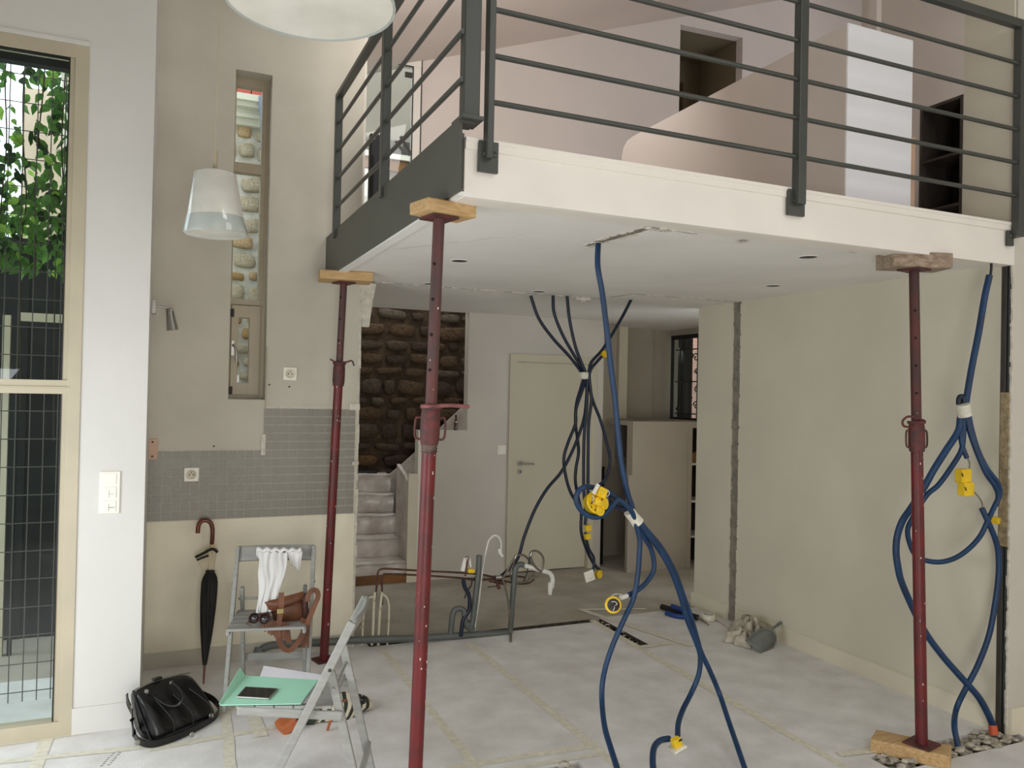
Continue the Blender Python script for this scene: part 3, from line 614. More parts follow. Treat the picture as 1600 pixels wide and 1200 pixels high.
obj('pane', MB().box((sx0+.01, SY+.03, 3.05), (sx1-.04, SY+.035, 3.52)), M['glass'], win4)
obj('pane', MB().box((sx0+.01, SY+.03, 2.19), (sx1-.04, SY+.035, 3.0)), M['glass'], win4)
obj('window_handle', MB().box((sx0+.018, SY-.034, 1.84), (sx0+.034, SY-.022, 1.93)).tube([(sx0+.026, SY-.034, 1.90), (sx0+.03, SY-.055, 1.90), (sx0+.043, SY-.06, 1.87), (sx0+.047, SY-.058, 1.80)], .007, 8, smooth_path=3), M['chrome'], win4)
for z in (1.625, 2.10): obj('hinge', MB().cyl((sx0+.022, SY-.028, z-.025), (sx0+.022, SY-.028, z+.025), .007, 8).box((sx0+.004, SY-.026, z-.02), (sx0+.03, SY-.02, z+.02)), M['screw'], win4)

# ------------------------------------------------------------------ stone walls, each stone a part
def stone_mesh(seed):
    r = random.Random(seed); b = MB(); n = 4; vs = {}; fs = []
    def pt(x, y, z):
        p = V((x, y, z)); q = V([abs(c)**1.0 for c in p]); L = (abs(p.x)**4+abs(p.y)**4+abs(p.z)**4)**.25
        p = p/L*.5; return p
    pts = {}; out = []
    def idx(x, y, z):
        k = (round(x,3), round(y,3), round(z,3))
        if k not in pts:
            p = pt(x, y, z); j = V((r.uniform(-.05,.05), r.uniform(-.06,.06), r.uniform(-.05,.05))); out.append(p+j); pts[k] = len(out)-1
        return pts[k]
    g = [-1, -.35, .35, 1]
    for ax in range(3):
        for sg in (-1, 1):
            for i in range(3):
                for j in range(3):
                    q = []
                    for (u, w_) in ((g[i],g[j]),(g[i+1],g[j]),(g[i+1],g[j+1]),(g[i],g[j+1])):
                        c = [0,0,0]; c[ax] = sg; c[(ax+1)%3] = u; c[(ax+2)%3] = w_; q.append(idx(*c))
                    fs.append(tuple(q if sg > 0 else q[::-1]))
    b.add(out, fs, True); return b
def stonewall(parent, x0, x1, z0, z1, y, mats, hs, ws, seed, depth=.09, joint=.02):
    r = random.Random(seed); ms = [mesh_of('stone', stone_mesh(seed*10+k), M[mats[0]]) for k in range(7)]
    z = z0; n = 0
    while z < z1:
        h = r.uniform(*hs); x = x0 - r.uniform(0, .1)
        while x < x1:
            w_ = r.uniform(*ws); hh = h*r.uniform(.75, 1.0)
            inst('stone', r.choice(ms), parent, (x+w_/2, y-r.uniform(-.01,.012), z+h/2+r.uniform(-.01,.01)), (0, r.uniform(-.09,.09), 0), (w_-joint*r.uniform(.4,1.2), depth, (hh-joint*.5)), M[r.choice(mats)]); n += 1
            x += w_
        z += h*.97
    return n
wall_stone = struct('wall_stone', MB().box((1.2, 7.62, 0), (3.6, 7.75, 3.2)), M['intmortar'])
stonewall(wall_stone, 1.32, 3.02, .55, 2.62, 7.62, ['stone_a','stone_a','stone_b','stone_b','stone_c','stone_d','stone_e','stone_e'], (.10,.2), (.12,.36), 5, .085, .05)
struct('wall_stairwell_right', MB().box((3.5, 6.71, 0), (3.6, 7.75, 4)), M['wall'])
t = thing('vent_box', 'black rectangular box fixed low on the indoor stone wall', 'box', (1.78, 7.47, .90))
obj('casing', MB().box((1.60, 7.42, (1.8822,7.42,0.7851)[2]), ((1.8813,7.42,0.8215)[0], 7.5, (1.88,7.42,0.8821)[2])), M['black'], t)
obj('slot', MB().box((1.63, 7.412, .90), (1.80, 7.42, .912)), M['darkhole'], t)

# outdoor neighbour wall seen through the small window
wx = struct('wall_outdoor_stone', MB().box((-.75, 7.0, 0), (1.12, 7.2, 3.9)), M['extmortar'])
stonewall(wx, .36, .86, 1.3, 3.84, 7.0, ['extstone_a','extstone_b','extstone_b','extstone_c'], (.10,.19), (.10,.24), 9, .055, .045)
b = MB(); 
for (y0, z0, z1) in ((6.93, 3.82, 3.87), (6.88, 3.87, 3.90), (6.90, 3.90, 3.94), (6.82, 3.94, 3.98), (6.78, 3.98, 4.03)): b.box((-.75, y0, z0), (1.12, 7.2, z1))
obj('cornice', b, M['cornice'], wx)
for j in range(5):
    for i in range(8): inst('brick', bmesh_, wx, (.1+.115*i-.05*(j%2), 6.95, 4.10+.075*j), (0,0,0), (.105, .1, .062), M['redbrick'])
obj('brick_course_bed', MB().box((-.75, 6.98, 4.06), (1.12, 7.2, 4.6)), M['extmortar'], wx)
t = thing('downpipe', 'blue grey rainwater downpipe on the outdoor stone wall by the slit window', 'pipe', (.755, 6.80, 0))
obj('pipe', MB().cyl((.765, 6.80, 0), (.745, 6.80, 3.9), .055, 16), M['zinc'], t)
obj('hopper', MB().lathe((.745, 6.80, 3.72), [(.056,0),(.062,.02),(.064,.14),(.085,.26),(.085,.30)], 16), M['zinc'], t)
for z in (3.66, 3.60): obj('pipe_collar', MB().lathe((.747, 6.80, z), [(.064,0),(.064,.03)], 16), M['zinc'], t)

# courtyard outside the tall window
struct('floor_courtyard', MB().box((-4, 4.46, -.04), (XK-.2, 12, -.005)), M['paving'])
fn = thing('courtyard_fence', 'dark boarded fence behind the mesh outside the tall window', 'fence', (-1, 5.95, 0))
for i in range(16):
    x = -2.4+i*.145; obj('fence_board', MB().box((x, 5.95+.006*(i%2), 0), (x+.15, 5.97, 2.55+rnd.uniform(-.01,.01))), M['fence'], fn)
obj('top_rail', MB().box((-2.4, 5.92, 2.50), (-.1, 5.98, 2.57)), M['fence'], fn)
tr = thing('wire_trellis', 'galvanised wire mesh trellis just outside the tall window', 'trellis', (-1.0, 4.78, 0))
for i in range(30):
    x = -2.2+.063*i
    if x > -.28: break
    obj('wire', MB().cyl((x, 4.78, 0), (x, 4.78, 3.6), .0028, 5), M['wire'], tr)
for j in range(26):
    z = .05+.145*j; obj('wire', MB().cyl((-2.2, 4.783, z), (-.27, 4.783, z), .0028, 5), M['wire'], tr)
struct('wall_outdoor_pale', MB().box((-1.02, 7.05, 2.6), (-.74, 7.2, 3.9)), M['render'])
# climbing plant
pl = thing('climbing_ivy', 'green climbing ivy hanging over the wire mesh outside the tall window', 'climbing plant', (-.6, 4.82, 0))
def leafmb(s=1.0):
    b = MB(); o = [(0,0,0),(.22,.14,.06),(.30,.42,.04),(.17,.72,.03),(0,1.08,-.06),(-.17,.72,.03),(-.30,.42,.04),(-.22,.14,.06),(0,.5,-.05)]
    b.add([(x*s, y*s, z*s) for x, y, z in o], [(0,1,2,8),(8,2,3,4),(8,4,5,6),(0,8,6,7)], True); return b
lms = [mesh_of('leaf', leafmb(), M['leaf'])]
rl = random.Random(3)
def leafpos(k):
    while True:
        x = rl.uniform(-1.15, -.33); z = rl.uniform(2.25, 3.36)
        # keep a bright gap on the upper left and denser foliage to the right
        d = .35 + .65*(x+1.15)/.8
        if z < 2.6: d += .35
        if x < -.62 and 2.85 < z < 3.25: d *= .28
        if rl.random() < d: return x, 4.80+rl.uniform(-.05,.12), z
stf = MB()
for k in range(1020):
    x, y, z = leafpos(k); s = rl.uniform(.042, .082)
    rot = (rl.uniform(.9,2.3), rl.uniform(-1.0,1.0)+PI, rl.uniform(-1.0,1.0))
    m_ = M[rl.choice(['leaf','leaf','leaf_light','leaf_dark','leaf_dark'])]
    if k < 300:
        inst('leaf', lms[0], pl, (x,y,z), rot, (s,s,s), m_)
    else:
        R_ = Matrix.Translation((x,y+.05,z)) @ Euler(rot).to_matrix().to_4x4()
        L = leafmb(s); stf.add([R_ @ V(v) for v in L.v], L.f, True)
for k in range(260):
    x = rl.uniform(-2.15, -1.15); z = rl.uniform(2.3, 3.3); s_ = rl.uniform(.042, .082); Eu = Euler((rl.uniform(.9,2.3), rl.uniform(-1,1)+PI, rl.uniform(-1,1))).to_matrix().to_4x4()
    R_ = Matrix.Translation((x, 4.84+rl.uniform(-.05,.1), z)) @ Eu; L = leafmb(s_); stf.add([R_ @ V(v) for v in L.v], L.f, True)
o = obj('foliage', stf, M['leaf'], pl); o['kind'] = 'stuff'
for k in range(9):
    x = -.36-.085*k; pts = [(x+rl.uniform(-.03,.03), 4.80+rl.uniform(0,.04), z) for z in (1.9+rl.uniform(-.6,.3), 2.3, 2.6, 2.9, 3.2, 3.5)]
    obj('stem', MB().tube(pts, .0035, 5, smooth_path=4), M['stem'], pl)
bush = thing('background_bush', 'leafy green shrub behind the dark courtyard fence', 'shrub', (-1.2, 6.6, 0))
sb = MB()
for k in range(900):
    x = rl.uniform(-1.9, -.55); z = 2.0+abs(rl.gauss(0, .45)); 
    if z > 3.3: continue
    s = rl.uniform(.06, .11); Eu = Euler((rl.uniform(.5,2.6), rl.uniform(0,6), rl.uniform(0,6))).to_matrix().to_4x4()
    R_ = Matrix.Translation((x, 6.5+rl.uniform(-.25,.35), z)) @ Eu; L = leafmb(s); sb.add([R_ @ V(v) for v in L.v], L.f, True)
o = obj('foliage', sb, M['leaf_light'], bush); o['kind'] = 'stuff'
obj('trunk', MB().tube([(-1.2,6.6,0),(-1.22,6.62,1.2),(-1.15,6.6,2.4)], .04, 8, smooth_path=4), M['stem'], bush)
t = thing('reflected_door_standin', 'pale metal frame added beyond the mesh for a door reflected in the window', 'frame', (-.87, 5.6, 0))  # added outdoors to stand for a door reflected in the pane
obj('post', MB().box((-.885, 5.60, 0.0), (-.845, 5.64, 2.05)), M['alu'], t)
obj('post', MB().box((-.82, 5.60, 0.0), (-.80, 5.64, 2.25)), M['fence'], t)
obj('cross_rail', MB().box((-.80, 5.60, 2.02), (-.55, 5.64, 2.07)), M['alu'], t)

# ================================================================== STAIRS
st = thing('staircase', 'staircase wrapped in milky protective film rising behind the low wall', 'staircase', (1.75, 6.7, 0))
SX0, SX1 = 1.21, 1.985
noses = [(6.66, 6.64, .165), (6.92, 6.88, .33), (7.17, 7.06, .50), (7.40, 7.20, .67), (7.56, 7.32, .84)]
for i, (ya, yb, zt) in enumerate(noses):
    zb = zt-.165
    b = MB(); n = 8
    ce = noses[i+1][:2] if i < 4 else (7.6, 7.5)
    def fr_(u, v, ya=ya, yb=yb, zb=zb, zt=zt): 
        y = ya+(yb-ya)*u; return (SX0+(SX1-SX0)*u, y-.012*math.sin(v*PI)+.004*math.sin(u*23+zt*40), zb+(zt-zb)*v)
    def ft_(u, v, ya=ya, yb=yb, zt=zt, ce=ce):
        y0 = ya+(yb-ya)*u; y1 = ce[0]+(ce[1]-ce[0])*u; return (SX0+(SX1-SX0)*u, y0-.02+(y1-y0+.04)*v, zt+.004*math.sin(u*17+v*9+zt*31)+(.006 if v < .2 else 0))
    o = obj('riser', MB().grid(fr_, 14, 5), M['plasticwrap'], st); obj('tread', MB().grid(ft_, 14, 6), M['plasticwrap'], st, solid=.022)
obj('riser_board', MB().box((SX0, 6.618, .0), (SX1-.005, 6.64, .075)), M['wood'], st)
for k in range(7):   # steps of the upper flight, turning behind the low wall
    x = 2.12+.22*k; z = .80+.17*k
    obj('tread', MB().box((x, 6.75, z), (x+.28, 7.56, z+.025)), M['plasticwrap'], st)
    obj('riser', MB().box((x, 6.75, z-.15), (x+.02, 7.56, z)), M['plasticwrap'], st)
sk = [(1.6834,7.5,0.6603), (1.7986,7.5,0.7114), (1.9462,7.5,0.7746), (2.1264,7.5,0.9126), (2.3096,7.5,1.072), (2.6072,7.5,1.3552), (2.874,7.5,1.5951), (3.2183,7.5,1.8963)]
top = [(p[0], p[2]) for p in sk]; poly = top + [(top[-1][0], top[-1][1]-.75), (1.9, .05), (top[0][0], .05)]
obj('wall_skirt', MB().prism(poly, 'y', 7.49, 7.52), M['plasticwrap'], st)
b = MB().prism([(6.62, 0), (6.62, .76), (6.66, .86), (6.75, .9), (7.0, .98), (7.0, 0)], 'x', 1.955, 1.985)
obj('stringer', b, M['plasticwrap'], st)
obj('newel_panel', MB().box((1.95, 6.60, 0), (2.036, 6.64, .93)), M['base'], st)
# bottle on the low wall ledge
p = (2.3889,6.66,1.3092)
t = thing('glass_bottle', 'small dark brown bottle on the ledge of the stair opening', 'bottle', (p[0], 6.66, 1.302))
obj('body', MB().lathe((p[0], 6.66, 1.302), [(.015,0),(.016,.01),(.016,.07),(.008,.095),(.006,.12),(0,.12)], 16), M['bottle'], t)
obj('cap', MB().lathe((p[0], 6.66, 1.42), [(.0075,0),(.0075,.018),(0,.018)], 12), M['black'], t)
obj('label_band', MB().lathe((p[0], 6.66, 1.372), [(.0165,0),(.0165,.008)], 16, cap=False), M['chrome'], t)

# ================================================================== RAILING
rg = thing('mezzanine_railing', 'dark grey steel railing of horizontal rods around the white mezzanine edge', 'railing', (1.0, YM, ZM))
YR = YM-.03
for i in range(4):
    z = 2.735+i*.168
    obj('rod', MB().cyl((.93, YM-.03, z), (.93, 4.80, z), .010, 10), M['rail'], rg)
obj('side_handrail', MB().box((.91, YM-.02, 3.385), (.95, 4.80, 3.415)), M['rail'], rg, bevel=.004)
for y in (3.66, 4.78):
    obj('post', MB().box((.91, y-.022, ZM-.02), (.95, y+.022, 3.40)), M['rail'], rg, bevel=.003)
obj('corner_post', MB().box((.935, YM-.035, 2.60), (.995, YM+.012, 3.62)), M['rail'], rg, bevel=.003)
obj('corner_plate', MB().box((.925, YM-.05, 2.596), (1.005, YM+.06, 2.608)), M['rail'], rg)
for z in [2.672+.1645*i for i in range(5)]:
    obj('rod', MB().cyl((1.03, YR, z), (XR-.025, YR, z), .010, 10), M['rail'], rg)
obj('handrail', MB().box((.95, YR-.018, 3.505), (XR+.01, YR+.018, 3.545)), M['rail'], rg, bevel=.005)
for x, w_, zt, xo in ((1.032, .024, 3.52, 0), (2.452, .042, 3.52, 0), (XR-.01, .042, 3.52, 0)):
    ps = obj('post', MB().box((x-w_/2, YR-.02, 2.47 if x < 3 else 2.49), (x+w_/2, YR+.02, zt)), M['rail'], rg, bevel=.003)
for x0, x1, z0, z1 in ((1.0, 1.075, 2.425, 2.535), (2.405, 2.495, 2.425, 2.535), (3.805, 3.845, 2.425, 2.50)):
    pl_ = obj('fixing_plate', MB().box((x0, YM-.022, z0), (x1, YM-.006, z1)), M['rail'], rg, bevel=.002)
    for xx in ((x0+x1)/2-.012, (x0+x1)/2+.022): obj('bolt', MB().lathe((xx, YM-.022, (z0+z1)/2+.01), [(.011,0),(.011,.004),(.006,.009),(0,.010)], 10, (0,-1,0)), M['rail'], pl_)
obj('foot_bracket', MB().box((XR-.045, YM-.05, 2.47), (XR+.01, YM-.01, 2.50)), M['rail'], rg)

# ================================================================== PROPS
def prop(label, top, foot, zsplit, mats, pinang, low_r=.0265, up_r=.022, sleeve=None, plate=.06, hook=True, ztop=2.29, handles=True, floor_z=.0):
    T = V(top); F = V(foot); d = (T-F).normalized()
    def P(z): return F+(T-F)*((z-F.z)/(T.z-F.z))
    t = thing('steel_prop', label, 'prop', F, 0, 'adjustable steel props holding up the mezzanine')
    obj('lower_tube', MB().cyl(F, P(zsplit-.10), low_r, 20), M[mats[0]], t)
    up = obj('upper_tube', MB().cyl(P(zsplit-.12), T, up_r, 20), M[mats[1]], t)
    sp = MB(); rs = random.Random(int(zsplit*1000))
    for _k in range(22):
        zz = rs.uniform(F.z+.15, T.z-.3); aa = rs.uniform(-2.9, -.3); rr_ = (low_r if zz < zsplit-.1 else up_r)+.0003; q_ = V((math.cos(aa), math.sin(aa), 0)); ss = rs.uniform(.0012, .0036)
        sp.obox(P(zz)+q_*rr_, q_, (-q_.y, q_.x, 0), (0,0,1), .0006, ss*.6, ss*rs.uniform(.7,2))
    o_sp = obj('plaster_splash', sp, M['wtape'], t); o_sp['kind'] = 'stuff'
    z = zsplit+.14
    while z < T.z-.08:
        c = P(z); obj('pin_hole', MB().lathe(c+V((-.7*up_r,-.7*up_r,0))*1.0, [(.006,-.002),(.006,.0025),(0,.0025)], 10, (-.7,-.7,0)), M['darkhole'], up); z += .13
    obj('collar', MB().lathe(P(zsplit-.135), [(low_r+.006,0),(low_r+.010,.03),(low_r+.010,.10),(low_r+.007,.130),(low_r+.014,.133),(low_r+.014,.144),(up_r,.144),(up_r,.137),(up_r,.137)], 22, d), M[mats[2]], t)
    if len(mats) > 3:
        obj('thread', MB().lathe(P(zsplit-.165), [(low_r+.001+.004*(k%2), .045*k/9) for k in range(10)], 20, d), M[mats[3]], t)
    ca, sa = math.cos(pinang), math.sin(pinang)
    if handles:
        for s in (-1, 1):
            c = P(zsplit-.09); q = V((ca*s, sa*s, 0)); e = low_r+.002
            obj('handle', MB().tube([c+q*e+d*.05, c+q*(e+.02)+d*.055, c+q*(e+.028)+d*.04, c+q*(e+.028)-d*.01, c+q*(e+.02)-d*.025, c+q*e-d*.025], .0045, 8, smooth_path=4), M[mats[2]], t)
    obj('base_plate', MB().obox(F+V((0,0,.004)), (1,.25,0), (-.25,1,0), (0,0,1), plate, plate, .004), M[mats[2]], t)
    obj('top_plate', MB().obox(T-V((0,0,.004)), (1,.2,0), (-.2,1,0), (0,0,1), plate*.9, plate*.9, .004), M[mats[2]], t)
    return t, P
p1t = (0.9213,2.78,2.2123); p1f = (0.8907,2.78,0.1357)
t1, P1 = prop('tall worn red steel prop nearest the camera at the mezzanine corner', (p1t[0], 2.80, 2.290), (p1f[0], 2.86, 0.0), 1.585, ['prop_lo','prop_up','rust','bare'], 2.6, .0265, .0215)
c = P1(1.592); obj('locking_pin', MB().tube([c+V((-.045,-.02,0)), c+V((0,-.034,0)), c+V((.06,-.03,.004)), c+V((.145,-.01,.0))], .0075, 8, smooth_path=4), M['rust_pink'], t1)
bk = tag(obj('timber_block', MB().obox((p1t[0]+.012, 2.79, 2.3145), (1,.25,0), (-.25,1,0), (0,0,1), .105, .065, .0225), M['timber'], bevel=.004), 'pale pine block on top of the near red prop at the mezzanine corner', 'timber block', 'timber packing blocks'); origin(bk, (p1t[0]+.012, 2.79, 2.3145))
plf = (0.9349,4.9,0.0007); plt = (0.9904,4.82,2.2862)
t2, P2 = prop('thin red steel prop standing against the tiled kitchen wall', (plt[0], 4.82, 2.292), (plf[0], 4.88, 0.0), 1.80, ['prop_lo','prop_up','rust'], 0.2, .0265, .021, handles=False)
c = P2(1.81); obj('locking_pin', MB().tube([c+V((-.06,-.02,.015)), c+V((-.03,-.034,0)), c+V((.03,-.03,.0)), c+V((.07,-.02,.01)), c+V((.085,-.02,-.02))], .005, 8, smooth_path=4), M['rust'], t2)
bk = tag(obj('timber_block', MB().obox((plt[0]+.005, 4.80, 2.321), (1,-.12,0), (.12,1,0), (0,0,1), .155, .10, .0265), M['timber'], bevel=.004), 'pale pine block on top of the far prop by the tiled wall', 'timber block', 'timber packing blocks'); origin(bk, (plt[0]+.005, 4.80, 2.321))
prt = (3.2639,2.7,2.265); prf = (3.2507,2.6082,0.062)
t3, P3 = prop('dark red steel prop on the right standing on a wooden block', (prt[0], 2.70, 2.275), (prf[0], prf[1], .062), 1.545, ['prop_lo','prop_dk','rust'], -.2, .0265, .0225)
c = P3(1.555); obj('locking_pin', MB().tube([c+V((.02,-.03,0)), c+V((-.03,-.034,.012)), c+V((-.09,-.03,.02)), c+V((-.125,-.03,.0)), c+V((-.12,-.03,-.022)), c+V((-.095,-.03,-.028))], .0055, 8, smooth_path=4), M['rust'], t3)
bk = tag(obj('timber_block', MB().obox((prt[0]+.01, 2.71, 2.312), (1,-.30,0), (.30,1,0), (0,0,1), .15, .075, .036), M['timber_grey'], bevel=.004), 'greyish timber block on top of the right prop under the beam', 'timber block', 'timber packing blocks'); origin(bk, (prt[0]+.01, 2.71, 2.312))
BQ = [(3.0706, 2.7375), (3.2227, 2.4809), (3.3193, 2.5184), (3.19, 2.7875)]
BQ = [(3.0706, 2.7375), (3.2600, 2.4700), (3.3750, 2.5500), (3.19, 2.8100)]
bb0 = MB(); bb0.add([(x, y, .0) for x, y in BQ]+[(x, y, .062) for x, y in BQ], [(3,2,1,0),(4,5,6,7),(0,1,5,4),(1,2,6,5),(2,3,7,6),(3,0,4,7)])
bk = tag(obj('timber_block', bb0, M['timber'], bevel=.005), 'long pine block on the floor under the right prop', 'timber block', 'timber packing blocks'); origin(bk, (3.22, 2.64, 0))

# ================================================================== CONDUIT BUNDLES
def bundle(label, loc): return thing('conduit_bundle', label, 'cables', loc, 0, 'blue conduit bundles hanging from the ceiling')
def cond(parent, pts, r, m='conduit', nm='conduit'):
    P = spline(pts, 7); return obj(nm, MB().tube(P, r, 10), M[m], parent)
def jbox_round(parent, c, axis, r=.036, d=.03, m='yellow'):
    b = MB().lathe(c, [(r*.95,-d/2),(r,-d/2+.003),(r,d/2-.006),(r*1.12,d/2-.006),(r*1.12,d/2),(r*.9,d/2)], 22, axis)
    o = obj('junction_box', b, M[m], parent); return o
def jbox_sq(parent, c, ax, ay, s=.035, d=.02, m='yellow'):
    az = V(ax).cross(V(ay)); o = obj('junction_box', MB().obox(c, ax, ay, az, s, s, d), M[m], parent, bevel=.005); return o
A = bundle('far bundle of thin dark blue conduits tied in front of the cream door', (2.797,5.05,1.78))
for s in ([(2.360,5.080,2.332),(2.428,5.080,2.174),(2.548,5.080,2.034),(2.669,5.080,1.924),(2.765,5.080,1.821),(2.793,5.080,1.766),(2.779,5.080,1.701),(2.744,5.080,1.580),(2.737,5.080,1.450),(2.755,5.080,1.330),(2.768,5.080,1.224),(2.750,5.080,1.113),(2.747,5.080,1.016),(2.743,5.030,0.916),(2.799,5.080,0.792),(2.802,5.080,0.653),(2.842,5.080,0.535),(2.903,5.080,0.424),(2.945,5.040,0.364)],):
    cond(A, s, .0115, 'conduit_dk')
cond(A, [(2.526,5.060,2.341),(2.539,5.060,2.215),(2.614,5.060,2.059),(2.721,5.060,1.903),(2.792,5.060,1.803),(2.798,5.060,1.738),(2.769,5.060,1.650),(2.729,5.060,1.534),(2.727,5.060,1.433),(2.672,5.060,1.300),(2.639,5.060,1.185),(2.657,5.060,1.057),(2.696,5.060,0.946),(2.744,5.060,0.871)], .0115, 'conduit_dk')
cond(A, [(2.631,5.045,2.342),(2.655,5.045,2.174),(2.712,5.045,1.971),(2.788,5.045,1.812),(2.806,5.045,1.739),(2.795,5.045,1.507),(2.741,5.045,1.332),(2.672,5.045,1.186),(2.603,5.045,1.078),(2.499,5.045,0.968),(2.407,5.045,0.822),(2.332,5.045,0.643),(2.282,5.045,0.490),(2.169,5.045,0.388),(2.079,5.045,0.355)], .0115, 'conduit_dk')
cond(A, [(3.177,5.030,2.392),(3.097,5.030,2.245),(2.992,5.030,2.075),(2.914,5.030,1.964),(2.831,5.030,1.878),(2.812,5.030,1.803),(2.803,5.030,1.734),(2.797,5.030,1.526),(2.785,5.030,1.365),(2.783,5.030,1.204),(2.789,5.030,0.961),(2.808,5.030,0.799),(2.805,5.030,0.707)], .0115, 'conduit_dk')
cond(A, [(2.914,5.020,1.927),(2.868,5.020,1.879),(2.826,5.020,1.831),(2.812,5.020,1.766),(2.832,5.020,1.605),(2.814,5.020,1.444),(2.813,5.020,1.283),(2.819,5.020,0.993),(2.828,5.020,0.846)], .0115, 'conduit_dk')
cond(A, [(2.813,5.030,1.720),(2.853,5.030,1.592),(2.915,5.030,1.462),(2.966,5.030,1.314),(3.002,5.030,1.183),(2.988,5.030,1.085),(2.952,5.030,1.016),(2.883,5.030,0.972)], .0115, 'conduit_dk')
cond(A, [(2.812,5.040,0.650),(2.846,5.040,0.533),(2.890,5.040,0.461),(2.886,5.040,0.387),(2.871,5.040,0.347)], .0095, 'conduit_dk')
c = V((2.7942,5.045,1.7799)); obj('tape_band', MB().obox(c, (1,0,0), (0,1,0), (0,0,1), .043, .028, .026), M['wtape'], A, bevel=.012)
jbox_round(A, (2.9249,5.02,1.9365), (.4,-1,.3), .024, .03)
jbox_sq(A, (2.8317,5.03,0.6829), (1,0,.15), (-.15,0,1), .022, .018); jbox_sq(A, (2.8278,5.03,0.6233), (1,0,.15), (-.15,0,1), .02, .022)
jbox_round(A, (2.924,5.03,0.345), (.5,-1,0), .028, .03)
c = V((2.8331,5.0,0.3443)); obj('white_cover_plate', MB().obox(c, (1,0,.28), (-.28,0,1), (0,1,0), .038, .038, .006), M['switch'], A, bevel=.003)
obj('cover_ring', MB().lathe(c+V((0,-.006,0)), [(.02,0),(.02,.003),(.017,.003)], 20, (0,-1,0), cap=False), M['wtape'], A)

B = bundle('near bundle of blue conduits looping around yellow boxes in the middle', (2.0126,3.15,1.0829))
YB = 3.15
cond(B, [(1.814,3.180,2.358),(1.796,3.150,2.232),(1.822,3.150,2.112),(1.849,3.150,1.950),(1.877,3.150,1.767),(1.901,3.150,1.624),(1.921,3.150,1.471),(1.941,3.150,1.336),(1.975,3.150,1.202),(2.001,3.150,1.137),(2.020,3.150,1.071)], .0132)
cond(B, [(2.013,3.140,1.073),(1.979,3.120,1.118),(1.934,3.120,1.158),(1.907,3.120,1.168),(1.873,3.120,1.140),(1.831,3.120,1.104),(1.782,3.120,1.098),(1.726,3.120,1.123),(1.695,3.120,1.169),(1.701,3.120,1.212),(1.736,3.120,1.234),(1.805,3.160,1.224),(1.874,3.180,1.211),(1.933,3.180,1.171),(1.989,3.170,1.128),(2.026,3.160,1.087)], .0122)
cond(B, [(2.025,3.170,1.085),(1.989,3.180,1.112),(1.944,3.180,1.126),(1.909,3.180,1.148),(1.880,3.190,1.195)], .0118, 'conduit_dk')
cond(B, [(2.006,3.140,1.091),(2.040,3.140,0.988),(2.041,3.140,0.914),(2.036,3.140,0.823),(2.015,3.140,0.712),(1.968,3.140,0.623),(1.913,3.140,0.517),(1.875,3.140,0.420),(1.857,3.140,0.332),(1.833,3.097,0.259),(1.774,2.971,0.217),(1.736,2.859,0.185),(1.698,2.744,0.158),(1.653,2.618,0.135),(1.686,2.575,0.016),(1.690,2.393,0.016)], .0125)
cond(B, [(2.029,3.170,1.079),(2.087,3.170,0.981),(2.124,3.170,0.927),(2.143,3.170,0.863),(2.137,3.170,0.812),(2.096,3.170,0.764),(2.051,3.170,0.735),(1.999,3.170,0.715)], .0118)
cond(B, [(2.023,3.150,1.082),(2.052,3.150,1.040),(2.154,3.150,0.929),(2.232,3.150,0.810),(2.286,3.150,0.687),(2.325,3.150,0.577),(2.380,3.150,0.464),(2.404,3.150,0.397),(2.398,3.150,0.311),(2.359,3.150,0.231),(2.259,3.082,0.185),(2.180,3.006,0.163),(2.128,2.938,0.143)], .0125)
cond(B, [(2.039,3.170,1.079),(2.079,3.170,1.035),(2.185,3.170,0.924),(2.264,3.170,0.803),(2.319,3.170,0.679),(2.366,3.170,0.568),(2.406,3.170,0.455),(2.426,3.170,0.404),(2.482,3.170,0.304),(2.539,3.170,0.191),(2.498,3.055,0.121),(2.446,2.940,0.079),(2.369,2.781,0.033),(2.302,2.648,0.004),(2.190,2.377,0.016),(2.228,2.268,0.016)], .0125)
cond(B, [(2.071,2.920,0.145),(2.017,2.909,0.150),(1.966,2.876,0.147),(1.923,2.826,0.137),(1.873,2.747,0.121),(1.815,2.628,0.101),(1.838,2.564,0.016),(1.849,2.418,0.016)], .0135)
p0 = V((1.9877,3.15,1.1105)); p9 = V((2.0376,3.15,1.055)); obj('tape_band', MB().tube([p0, p0+(p9-p0)*.5, p9], .027, 14, rr=[.028,.026,.030]), M['wtape'], B)
c = V((1.7859,3.13,1.1562)); jb = jbox_round(B, c, (.25,-1,.45), .046, .036)
obj('box_rim', MB().lathe(c+V((.004,-.016,.007)), [(.049,-.003),(.052,0),(.049,.003),(.044,.003),(.043,-.001)], 26, (.25,-1,.45), cap=False), M['yellow'], jb)
obj('box_lid', MB().lathe(c+V((.012,-.020,.012)), [(.022,0),(.022,.014),(.019,.017),(.012,.015),(.010,.018),(0,.018)], 20, (.1,-1,.3)), M['yellow'], jb)
jbox_round(B, c+V((.040,-.012,.002)), (.5,-1,.2), .026, .03); jbox_round(B, c+V((.018,-.016,-.026)), (.3,-1,.1), .024, .03)
for dx, dz in ((-.026,.010),(-.010,-.026),(-.030,-.012),(.024,.020)): obj('box_slot', MB().obox(c+V((dx,-.034,dz)), (.6,0,1), (1,0,-.6), (0,1,0), .007, .002, .002), M['black'], jb)
jb = jbox_sq(B, (1.807,3.1,1.211), (1,0,-.45), (.45,0,1), .022, .022); cq = V((1.7924,3.075,1.2146)); obj('knockout', MB().lathe(cq, [(.011,0),(.011,.003),(.008,.003),(.007,.001),(0,.001)], 16, (.1,-1,.1), cap=False), M['yellow'], jb)
